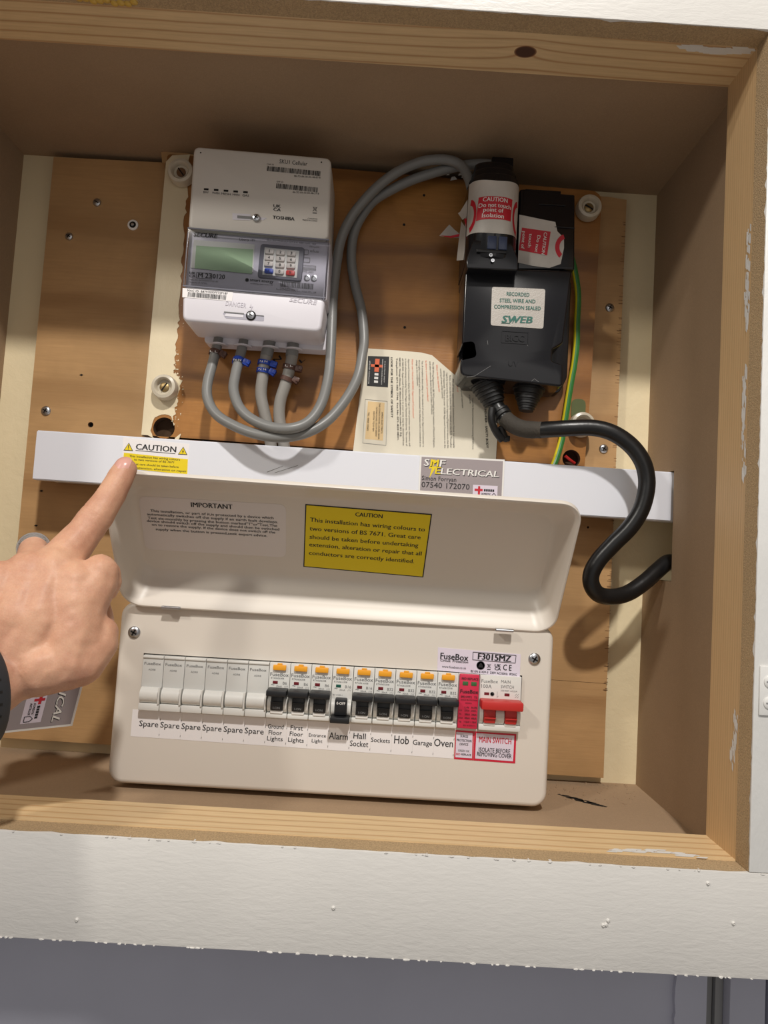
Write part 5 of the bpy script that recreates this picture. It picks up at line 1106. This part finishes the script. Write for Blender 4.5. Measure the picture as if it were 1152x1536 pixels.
# surge protector
x = X0+P_*15; a, b = x+.0003, x+P_-.0005; m = x+P_/2
t = thing('surge_protector', 'pink-red surge protection module beside the main switch', 'surge protector', (m, -.070, -.0225))
g = G(M_modw).prism([(a, -.0225), (b, -.0225), (b, .0225), (a, .0225)], -.0725, YMOD+.001, .0004, 2); g.build('module_body', t)
G(M_spd).box(a+.0002, b-.0002, YMOD-.0028, YMOD+.001, -.0222, .0228, .0009).build('surge_cartridge', t)
ys = YMOD-.0030
for q in (.0028, .0100): G(M_green2).box(a+q, a+q+.0046, YMOD-.0032, YMOD-.002, .0136, .0168, .0002).build('indicator_window', t)
g = G(M_ink)
for s_, x_, z_, w_, c in (('RED REPLACE', .0018, .0184, .0140, .0018), ('FuseBox', .0012, .0072, .0150, .0030), ('SPD1MT2', .0018, .0034, .0092, .0016), ('T2', .0130, .0034, .0026, .0016), ('SURGE PROTECTION', .0018, .0012, .0140, .0010), ('DEVICE', .0060, -.0014, .0052, .0010), ('L-N', .0055, -.0052, .0034, .0015), ('N-PE', .0112, -.0052, .0046, .0015),
    ('Uc', .0012, -.0075, .0022, .0012), ('275V~ 255V~', .0055, -.0078, .0106, .0014), ('In', .0012, -.0106, .0016, .0012), ('20kA  20kA', .0058, -.0109, .0100, .0014), ('Imax', .0008, -.0138, .0036, .0012), ('40kA  40kA', .0058, -.0140, .0100, .0014), ('Up', .0012, -.0170, .0020, .0012), ('1.5kV 1.5kV', .0055, -.0171, .0104, .0014), ('IEC 61643-11', .0050, -.0198, .0100, .0010)):
    g.text(s_, (a+x_, ys, z_), (a+x_+w_, ys, z_), c, M_ink, lift=.0003, bold=.012)
g.build('printed_lettering', t)
# main switch
x = X0+P_*16; a, b = x+.0003, x+2*P_-.0002; m = x+P_
t = thing('main_switch', 'double-width main switch with wide red toggle bar at right end of row', 'switch', (m, -.070, -.0225))
g = G(M_modw).prism([(a, -.0225), (b, -.0225), (b, .0225), (a, .0225)], -.0725, YMOD, .0004, 2); g.box(a, b, -.1086, -.100, -.0224, -.0175, .0008); g.build('switch_body', t)
g = G(M_modw); cheek(g, a+.0005, a+.0034, -.0175, -.0035); cheek(g, b-.0034, b-.0005, -.0175, -.0035); cheek(g, m-.0036, m+.0036, -.0175, -.0035); g.build('toggle_cheek', t)
for c in (a+.0087, b-.0087): 
    g = G(M_red); g.box(c-.0049, c+.0049, -.1108, -.100, -.0160, -.0020, .001); g.box(c-.0049, c+.0049, -.1130, -.110, -.0118, -.0109, .0003); g.box(c-.0048, c+.0048, -.1092, -.104, -.0184, -.0158, .0006, mat=M_modw); g.build('toggle_block', t)
G(M_red).box(a+.0002, b-.0002, -.1190, -.104, -.0036, .0036, .0012).build('toggle_bar', t, label='red toggle bar')
for c in (a+.0040, a+.0212): G(M_darkred).box(c, c+.0042, YMOD-.0003, YMOD+.001, .0062, .0084, .0001).build('indicator_window', t)
g = G(M_inkg)
for s_, x_, z_, w_, c in (('FuseBox', .0012, .0164, .0140, .0027), ('100A', .0012, .0120, .0088, .0030), ('MAIN', .0178, .0168, .0080, .0026), ('SWITCH', .0178, .0126, .0110, .0026), ('230/400V AC22A', .0178, .0100, .0140, .0012)): mtext(g, s_, a+x_, z_, w_, c, M_inkg)
g.lathe([(.0018, 0), (.0018, .0002), (.0014, .0002), (.0014, 0)], (a+.0108, YMOD, .0072), n=18); line(g, (a+.0108, YMOD, .0072), (a+.0118, YMOD, .0080), .0001, M_inkg, .0002); line(g, (a+.0150, YMOD, .0045), (a+.0150, YMOD, .0095), .00012, M_inkg, .0002); line(g, (a+.0160, YMOD, .0060), (a+.0150, YMOD, .0045), .00012, M_inkg, .0002)
for k in range(4): line(g, (b-.0050+.0018*(k % 2), YMOD, .0050+.0020*(k//2)), (b-.0036+.0018*(k % 2), YMOD, .0066+.0020*(k//2)), .00012, M_inkg, .0002)
g.build('printed_lettering', t)
# --- circuit label strip under the modules
LS = [(-0.1666,-0.1007,-0.0238),(0.1072,-0.1007,-0.0258),(0.1068,-0.1007,-0.0491),(-0.1651,-0.1007,-0.0461)]
zt0, zt1, zb1, zb0 = LS[0][2], LS[1][2], LS[2][2], LS[3][2]; xs_, xe_ = LS[0][0], X0+P_*15-.0006
def zz(x, t): f = (x-xs_)/(xe_-xs_); return (zt0*(1-f)+zt1*f)*(1-t)+(zb0*(1-f)+zb1*f)*t
words = [['Spare']]*6+[['Ground', 'Floor', 'Lights'], ['First', 'Floor', 'Lights'], ['Entrance', 'Light'], ['Alarm'], ['Hall', 'Socket'], ['Sockets'], ['Hob'], ['Garage'], ['Oven']]
caps = {'Spare': .0047, 'Ground': .0036, 'First': .0036, 'Entrance': .0028, 'Alarm': .0056, 'Hall': .0046, 'Sockets': .0036, 'Hob': .0066, 'Garage': .0042, 'Oven': .0062}
wid = {'Spare': .0160, 'Ground': .0132, 'Floor': .0112, 'Lights': .0132, 'First': .0104, 'Entrance': .0144, 'Light': .0090, 'Alarm': .0160, 'Hall': .0104, 'Socket': .0154, 'Sockets': .0160, 'Hob': .0124, 'Garage': .0162, 'Oven': .0160}
for i, ws in enumerate(words):
    xa_ = xs_ if i == 0 else X0+P_*i; xb_ = X0+P_*(i+1) if i < 14 else xe_
    g = G(M_label).skin([(xa_, YC, zz(xa_, 0)), (xb_-.0001, YC, zz(xb_, 0)), (xb_-.0001, YC, zz(xb_, 1)), (xa_, YC, zz(xa_, 1))], .0002, M_label)
    xm = X0+P_*(i+.5)-.0007; c = caps[ws[0]]; n = len(ws)
    for k, s_ in enumerate(ws):
        t_ = {1: [.60], 2: [.52, .80] if ws[0] != 'Entrance' else [.56, .76], 3: [.36, .58, .80]}[n][k]
        w_ = wid[s_]; zc_ = zz(xm, t_)
        g.text(s_, (xm-w_/2, YC, zz(xm-w_/2, t_)), (xm+w_/2, YC, zz(xm+w_/2, t_)), c, M_ink, lift=.0004, bold=.004)
    for t_ in (.28, .84): line(g, (xb_-.0002, YC, zz(xb_, t_)), (xb_-.0004, YC, zz(xb_, t_+.07)), .00015, M_ink, .0004)
    g.build('circuit_label', fb)
def rl(q, f=None):
    return [Vector(p) for p in q]
g = G(M_rbord).skin(rl([(0.1069,-0.1005,-0.0253),(0.1225,-0.1005,-0.0255),(0.1229,-0.1005,-0.0496),(0.1068,-0.1005,-0.0494)]), .0003, M_rbord)
g.poly([(0.1075,-0.1009,-0.0266),(0.1214,-0.1009,-0.0269),(0.1219,-0.1009,-0.0479),(0.1078,-0.1009,-0.0478)], M_lilac, lift=.0001)
for s_, q, c, m in (('SURGE', [(0.1111,-0.1009,-0.0308),(0.1176,-0.1009,-0.0310)], .0019, M_ink), ('PROTECTION', [(0.1082,-0.1009,-0.0343),(0.1207,-0.1009,-0.0346)], .0019, M_ink), ('DEVICE', [(0.1109,-0.1009,-0.0375),(0.1180,-0.1009,-0.0376)], .0019, M_ink), ('GREEN OK', [(0.1098,-0.1009,-0.0428),(0.1194,-0.1009,-0.0430)], .0017, M_inkg), ('RED', [(0.1083,-0.1009,-0.0458),(0.1119,-0.1009,-0.0458)], .0016, M_inkr), ('REPLACE', [(0.1128,-0.1009,-0.0458),(0.1210,-0.1009,-0.0460)], .0016, M_ink)): T(g, s_, q, c, m, lift=.0003, bold=.01)
g.build('circuit_label', fb, label='red-bordered surge protection label')
g = G(M_rbord).skin(rl([(0.1228,-0.1005,-0.0255),(0.1585,-0.1005,-0.0257),(0.1586,-0.1005,-0.0501),(0.1231,-0.1005,-0.0496)]), .0003, M_rbord)
g.poly([(0.1245,-0.1009,-0.0267),(0.1568,-0.1009,-0.0271),(0.1567,-0.1009,-0.0484),(0.1245,-0.1009,-0.0478)], M_lilac, lift=.0001)
for s_, q, c, m in (('MAIN SWITCH', [(0.1271,-0.1009,-0.0341),(0.1543,-0.1009,-0.0343)], .0048, M_inkr), ('ISOLATE BEFORE', [(0.1273,-0.1009,-0.0418),(0.1538,-0.1009,-0.0420)], .0034, M_ink), ('REMOVING COVER', [(0.1260,-0.1009,-0.0455),(0.1552,-0.1009,-0.0460)], .0034, M_ink)): T(g, s_, q, c, m, lift=.0003, bold=.008)
g.build('circuit_label', fb, label='red-bordered main switch label')
# rating label
g = G(M_lilac).skin(rl([(0.0881,-0.1005,0.0430),(0.1590,-0.1005,0.0413),(0.1591,-0.1005,0.0221),(0.0886,-0.1005,0.0236)]), .0003, M_lilac)
y9 = dict(lift=.0003)
T(g, 'FuseBox', [(0.0906,-0.1008,0.0336),(0.1143,-0.1008,0.0331)], .0052, M_ink, bold=.015, **y9); T(g, 'Circuit  Protection', [(0.0907,-0.1008,0.0315),(0.1144,-0.1008,0.0311)], .0020, M_ink, bold=.015, **y9); T(g, 'www.fusebox.co.uk', [(0.0924,-0.1008,0.0264),(0.1130,-0.1008,0.0260)], .0019, M_ink, **y9)
fr = [(0.1182,-0.1008,0.0409),(0.1550,-0.1008,0.0402),(0.1547,-0.1008,0.0337),(0.1182,-0.1008,0.0344)]
for a_, b_ in ((0, 1), (1, 2), (2, 3), (3, 0)): line(g, fr[a_], fr[b_], .00022, M_ink, .0003)
T(g, 'F3015MZ', [(0.1227,-0.1008,0.0352),(0.1507,-0.1008,0.0345)], .0051, M_ink, bold=.03, **y9)
T(g, 'BS EN 61439-3  230V AC/50Hz  IP2XC', [(0.1171,-0.1008,0.0239),(0.1564,-0.1008,0.0231)], .0018, M_ink, bold=.01, **y9)
T(g, 'UK', [(0.1373,-0.1008,0.0296),(0.1424,-0.1008,0.0295)], .0024, M_ink, bold=.03, **y9); T(g, 'CA', [(0.1374,-0.1008,0.0269),(0.1425,-0.1008,0.0268)], .0024, M_ink, bold=.03, **y9)
T(g, 'C E', [(0.1445,-0.1008,0.0272),(0.1516,-0.1008,0.0271)], .0048, M_ink, bold=.01, **y9)
x_, y_, z_ = [(0.1324,-0.1008,0.0299)][0]; bin_icon(g, x_, y_, z_, .0017)
x_, y_, z_ = [(0.1253,-0.1008,0.0300)][0]; g.lathe([(.0036, 0), (.0036, .0003), (.0031, .0003), (.0031, 0)], (x_, y_, z_), n=24, mat=M_ink); g.poly([(x_-.0020, y_, z_-.0018), (x_+.0020, y_, z_-.0018), (x_+.0016, y_, z_+.0004), (x_, y_, z_+.0024), (x_-.0016, y_, z_+.0004)], M_ink, lift=.0003)
g.build('rating_label', fb, label='pale lilac rating label')

# ================================================================ SECOND CARD (stuck sideways on the ply at lower left)
q = [(-0.1831,-0.1700,0.0069),(-0.1882,-0.1700,-0.0227),(-0.2316,-0.1700,-0.0298)]
TRc, BRc = Vector(q[1]), Vector(q[2])
dv = (Vector(q[0])-TRc).normalized(); TLc = TRc+dv*.080; hv = (BRc-TRc).normalized()*.053; BRc = TRc+hv; BLc = TLc+hv
card('business_card', 'mauve-grey electrician card held sideways below the hand, beside the watch', [TLc, TRc, BRc, BLc], .0003)

# ================================================================ THE HAND
def chain(pts, R, step=.3):
    out = []
    P = [Vector(p) for p in pts]
    for i in range(len(P)-1):
        L = (P[i+1]-P[i]).length; n = max(1, int(L/(min(R[i], R[i+1])*step)))
        for k in range(n): t = k/n; out.append((P[i].lerp(P[i+1], t), R[i]*(1-t)+R[i+1]*t))
    out.append((P[-1], R[-1])); return out
IX = [(-0.1569,-0.1925,0.1695),(-0.1593,-0.1950,0.1622),(-0.1624,-0.1985,0.1514),(-0.1669,-0.2020,0.1407),(-0.1705,-0.2045,0.1327),(-0.1762,-0.2090,0.1207),(-0.1820,-0.2150,0.1090),(-0.1866,-0.2230,0.0967),(-0.1888,-0.2380,0.0682),(-0.1996,-0.2460,0.0479)]
C_ = []
C_ += chain(IX, [.0090, .0098, .0104, .0111, .0124, .0124, .0142, .0165, .0175, .018])
# thick palm and back of the hand
def S_(lst, R): C_.extend(chain(lst, R))
S_([(-0.1565,-0.2250,0.0949),(-0.1574,-0.2260,0.0886),(-0.1654,-0.2320,0.0736)], [.0128, .0140, .019])                                # index knuckle flank
S_([(-0.1518,-0.2180,0.0951),(-0.1509,-0.2150,0.0877),(-0.1539,-0.2090,0.0798)], [.0072, .0064, .0048])                                 # folded thumb tip edge
S_([(-0.1707,-0.2300,0.0843),(-0.1677,-0.2340,0.0692),(-0.1663,-0.2380,0.0520),(-0.1662,-0.2430,0.0366)], [.0190, .0210, .0215, .0195])
S_([(-0.1498,-0.2300,0.0552),(-0.1506,-0.2320,0.0474),(-0.1597,-0.2400,0.0366),(-0.1799,-0.2500,0.0326)], [.0110, .0130, .0175, .0190])          # thumb base
S_([(-0.1859,-0.2280,0.0932),(-0.1855,-0.2420,0.0622),(-0.1951,-0.2500,0.0398)], [.0185, .0210, .0190])
S_([(-0.1994,-0.2320,0.0898),(-0.1974,-0.2460,0.0618),(-0.2037,-0.2500,0.0405)], [.0182, .0200, .0165])
S_([(-0.2146,-0.2400,0.0821),(-0.2174,-0.2480,0.0565),(-0.2157,-0.2480,0.0387)], [.0178, .0185, .0145])
S_([(-0.2275,-0.2450,0.0729),(-0.2294,-0.2480,0.0473),(-0.2243,-0.2480,0.0391)], [.0165, .0165, .0140])
S_([(-0.1809,-0.2480,0.0331),(-0.1994,-0.2540,0.0262)], [.0185, .0185])
WC = Vector([(-0.2055,-0.2620,0.0165)][0]); WA = Vector((math.cos(math.radians(53)), math.sin(math.radians(53)), .05)).normalized()
WU = Vector((0, 0, .0072))
S_([Vector([(-0.1994,-0.2540,0.0262)][0]), WC+WU+WA*.003, WC+WU*.8-WA*.030, WC-WA*.075, WC-WA*.20], [.0185, .0218, .0228, .0265, .0340])
# curled fingers behind the palm
S_([(-0.1899,-0.2180,0.0983),(-0.1988,-0.1950,0.0947),(-0.2002,-0.1780,0.0805),(-0.1840,-0.1860,0.0696),(-0.1698,-0.2000,0.0713)], [.0120, .0108, .0100, .0092, .0085])
S_([(-0.2021,-0.2250,0.0976),(-0.2115,-0.2060,0.1064),(-0.2188,-0.1900,0.1081),(-0.2206,-0.1720,0.0891),(-0.2000,-0.1800,0.0658),(-0.1854,-0.1960,0.0668)], [.0125, .0104, .0100, .0095, .0090, .0085])
S_([(-0.2166,-0.2350,0.0853),(-0.2325,-0.2050,0.0881),(-0.2342,-0.1840,0.0738),(-0.2125,-0.1850,0.0557)], [.0115, .0092, .0086, .0080])
# thumb folded under the fingers
S_([(-0.1528,-0.2250,0.0514),(-0.1601,-0.2080,0.0607),(-0.1660,-0.2000,0.0715)], [.0110, .0098, .0090])
bmh = bmesh.new(); bmesh.ops.create_icosphere(bmh, subdivisions=2, radius=1); bmh.verts.ensure_lookup_table()
sv = [v.co.copy() for v in bmh.verts]; sf = [[v.index for v in f.verts] for f in bmh.faces]; bmh.free()
V_ = []; F_ = []
for p, r in C_:
    o = len(V_); V_ += [p+v*r for v in sv]; F_ += [[o+i for i in f] for f in sf]
me = bpy.data.meshes.new('hand_raw'); me.from_pydata(V_, [], F_)
ho = bpy.data.objects.new('hand_raw', me); COL.objects.link(ho)
md = ho.modifiers.new('r', 'REMESH'); md.mode = 'VOXEL'; md.voxel_size = .00125
ms = ho.modifiers.new('s', 'SMOOTH'); ms.factor = .5; ms.iterations = 14
dg = bpy.context.evaluated_depsgraph_get(); dg.update()
hm = bpy.data.meshes.new_from_object(ho.evaluated_get(dg)); bpy.data.objects.remove(ho)
hm.name = 'hand'; hm.materials.clear(); hm.materials.append(M_skin)
# knuckle folds, tendons: real relief
PIPc = Vector(IX[4]); DIPc = Vector(IX[2]); ax_ = (Vector(IX[2])-Vector(IX[4])).normalized(); ax2 = (Vector(IX[0])-Vector(IX[2])).normalized()
from mathutils import noise as mn
tend = [(Vector([(-0.1733,-0.2400,0.1013)][0]), Vector([(-0.1994,-0.2700,0.0353)][0])), (Vector([(-0.1873,-0.2450,0.0970)][0]), Vector([(-0.2094,-0.2750,0.0415)][0])), (Vector([(-0.2024,-0.2500,0.0909)][0]), Vector([(-0.2264,-0.2750,0.0505)][0]))]
nr = [v.normal.copy() for v in hm.vertices]
for v, n_ in zip(hm.vertices, nr):
    p = v.co; d = 0
    for c, a, amp, wd, fq in ((PIPc, ax_, .00038, .0075, 2600), (DIPc, ax2, .00030, .0045, 3000)):
        q = (p-c).dot(a)
        if abs(q) < wd*1.6 and n_.y < .2:
            ww = mn.noise(p*300)*1.6
            d -= amp*math.exp(-(q/wd)**2*1.4)*(0.5+.5*math.sin(q*fq+ww*1.3))
    if n_.y < -.2:
        for A_, B_ in tend:
            ab = B_-A_; t = (p-A_).dot(ab)/ab.length_squared
            if -.05 < t < 1:
                w_ = Vector((p.x, 0, p.z))-Vector((A_.x+ab.x*t, 0, A_.z+ab.z*t)); d += .0007*math.exp(-(w_.length/.0045)**2)*math.sin(math.pi*max(0, min(1, t)))
    d += mn.noise(p*120)*.00035+mn.noise(p*420)*.00007
    v.co = p+n_*d
hm.shade_smooth()
HL = Vector((-.25, -.25, -.02))
for v in hm.vertices: v.co -= HL
ps = bpy.data.objects.new('person', None); COL.objects.link(ps); ps.location = HL
ps['label'] = 'left hand reaching in from lower left, index finger pointing at the caution label'; ps['category'] = 'person'
hb = bpy.data.objects.new('hand', hm); COL.objects.link(hb); hb.parent = ps
# nail
D_ = (Vector(IX[0])-Vector(IX[1])).normalized(); Nn = (FRONT-D_*FRONT.dot(D_)+Vector((-.18, 0, .15))).normalized(); Nn = (Nn-D_*Nn.dot(D_)).normalized(); A2 = D_.cross(Nn)
nc = Vector(IX[0])+D_*.0012
g = G(M_nail); gu, gv = 12, 10; pts = []
for j in range(gv+1):
    t = j/gv; b_ = -.0072+.0142*t
    wdt = 1.02*(math.sin(math.pi*min(1, max(0, (t*.86+.12))))**.42)
    for i in range(gu+1):
        ph = (i/gu-.5)*2*wdt*.80; rr_ = .0083
        pts.append(nc+D_*b_+A2*(rr_*math.sin(ph))+Nn*(rr_*math.cos(ph)+.0004-.0016*max(0, t-.45)**2*9))
g.add(pts, [[j*(gu+1)+i, j*(gu+1)+i+1, (j+1)*(gu+1)+i+1, (j+1)*(gu+1)+i] for j in range(gv) for i in range(gu)], True)
nl = g.build('fingernail', ps)
# fine hairs over the wrist side of the back of the hand
from mathutils.bvhtree import BVHTree
bv = BVHTree.FromPolygons([v.co+HL for v in hm.vertices], [tuple(p.vertices) for p in hm.polygons])
g = G(M_hair); r = random.Random(2)
for k in range(110):
    u = r.random(); x = -.275+.062*r.random(); z = -.035+.075*r.random()
    hit = bv.ray_cast(Vector((x, -.5, z)), Vector((0, 1, 0)))
    if hit[0] is None or hit[1].y > -.3: continue
    p = hit[0]; n_ = hit[1]; dr = Vector((.5+r.random(), .2, -.5+1.1*r.random())).normalized(); dr = (dr-n_*dr.dot(n_)).normalized(); L_ = r.uniform(.004, .009)
    sd = n_.cross(dr)*r.uniform(-.3, .3)
    g.tube([p-n_*.0002, p+dr*L_*.4+n_*.0006+sd*L_*.2, p+dr*L_+n_*.0005+sd*L_], .00005, 3, sub=2)
g.build('hand_hair', ps, kind='stuff')
# ring
rc = Vector([(-0.2117,-0.2060,0.1080)][0]); ra = (Vector([(-0.2188,-0.1900,0.1081)][0])-rc).normalized()
g = G(M_silver).lathe([(.0107, -.0010), (.0112, -.0010), (.0114, 0), (.0112, .0010), (.0107, .0010), (.0106, 0), (.0107, -.0010)], rc, axis=ra, n=48)
g2 = g; o = g2.build('finger_ring', loc=rc); tag(o, 'plain silver ring on the folded ring finger of the hand', 'ring')
# watch
wc = Vector([(-0.2055,-0.2620,0.0165)][0]); wa = Vector((math.cos(math.radians(53)), math.sin(math.radians(53)), .05)).normalized()
wt = thing('wrist_watch', 'dark grey sports watch strap round the wrist at lower left edge', 'watch', wc)
b1 = wa.cross(Vector((0, 0, 1))).normalized(); b2 = wa.cross(b1)
def wp(th, h, r): return wc+wa*h+b1*(math.cos(th)*r*.93)+b2*(math.sin(th)*r)
g = G(M_strap); ls = []
for r_, h in ((.0298, -.0230), (.0315, -.0240), (.0330, -.0225), (.0334, -.012), (.0330, -.0015), (.0318, 0), (.0300, -.0008), (.0292, -.010)): ls.append([wp(2*math.pi*k/56, h, r_) for k in range(56)])
ls.append(ls[0]); g.loops(ls, M_strap, False, False); g.build('strap', wt)
g = None
for k in range(9):
    th0 = math.radians(-62+12.5*k) if b2.z > 0 else math.radians(62-12.5*k)
    if b1.y > 0: th0 = math.pi-th0
    g = G(M_dark); q = [wp(th0+a_*.022, h, .03345) for h, a_ in ((-.0165, -1), (-.0165, 1), (-.0055, 1), (-.0055, -1))]
    nn = (wp(th0, 0, 2)-wp(th0, 0, 1)).normalized(); g.skin(q, .0001, M_dark, n=nn); g.build('strap_slot', wt)
g = G(M_black); M = Matrix.Translation(wp(math.radians(120 if b2.z < 0 else -120), -.022, .034)) @ wa.to_track_quat('X', 'Z').to_matrix().to_4x4()
g.box(-.021, .021, -.012, .012, -.006, .006, .005, seg=4, M=M); g.build('watch_case', wt)


bpy.data.objects.remove(_to)
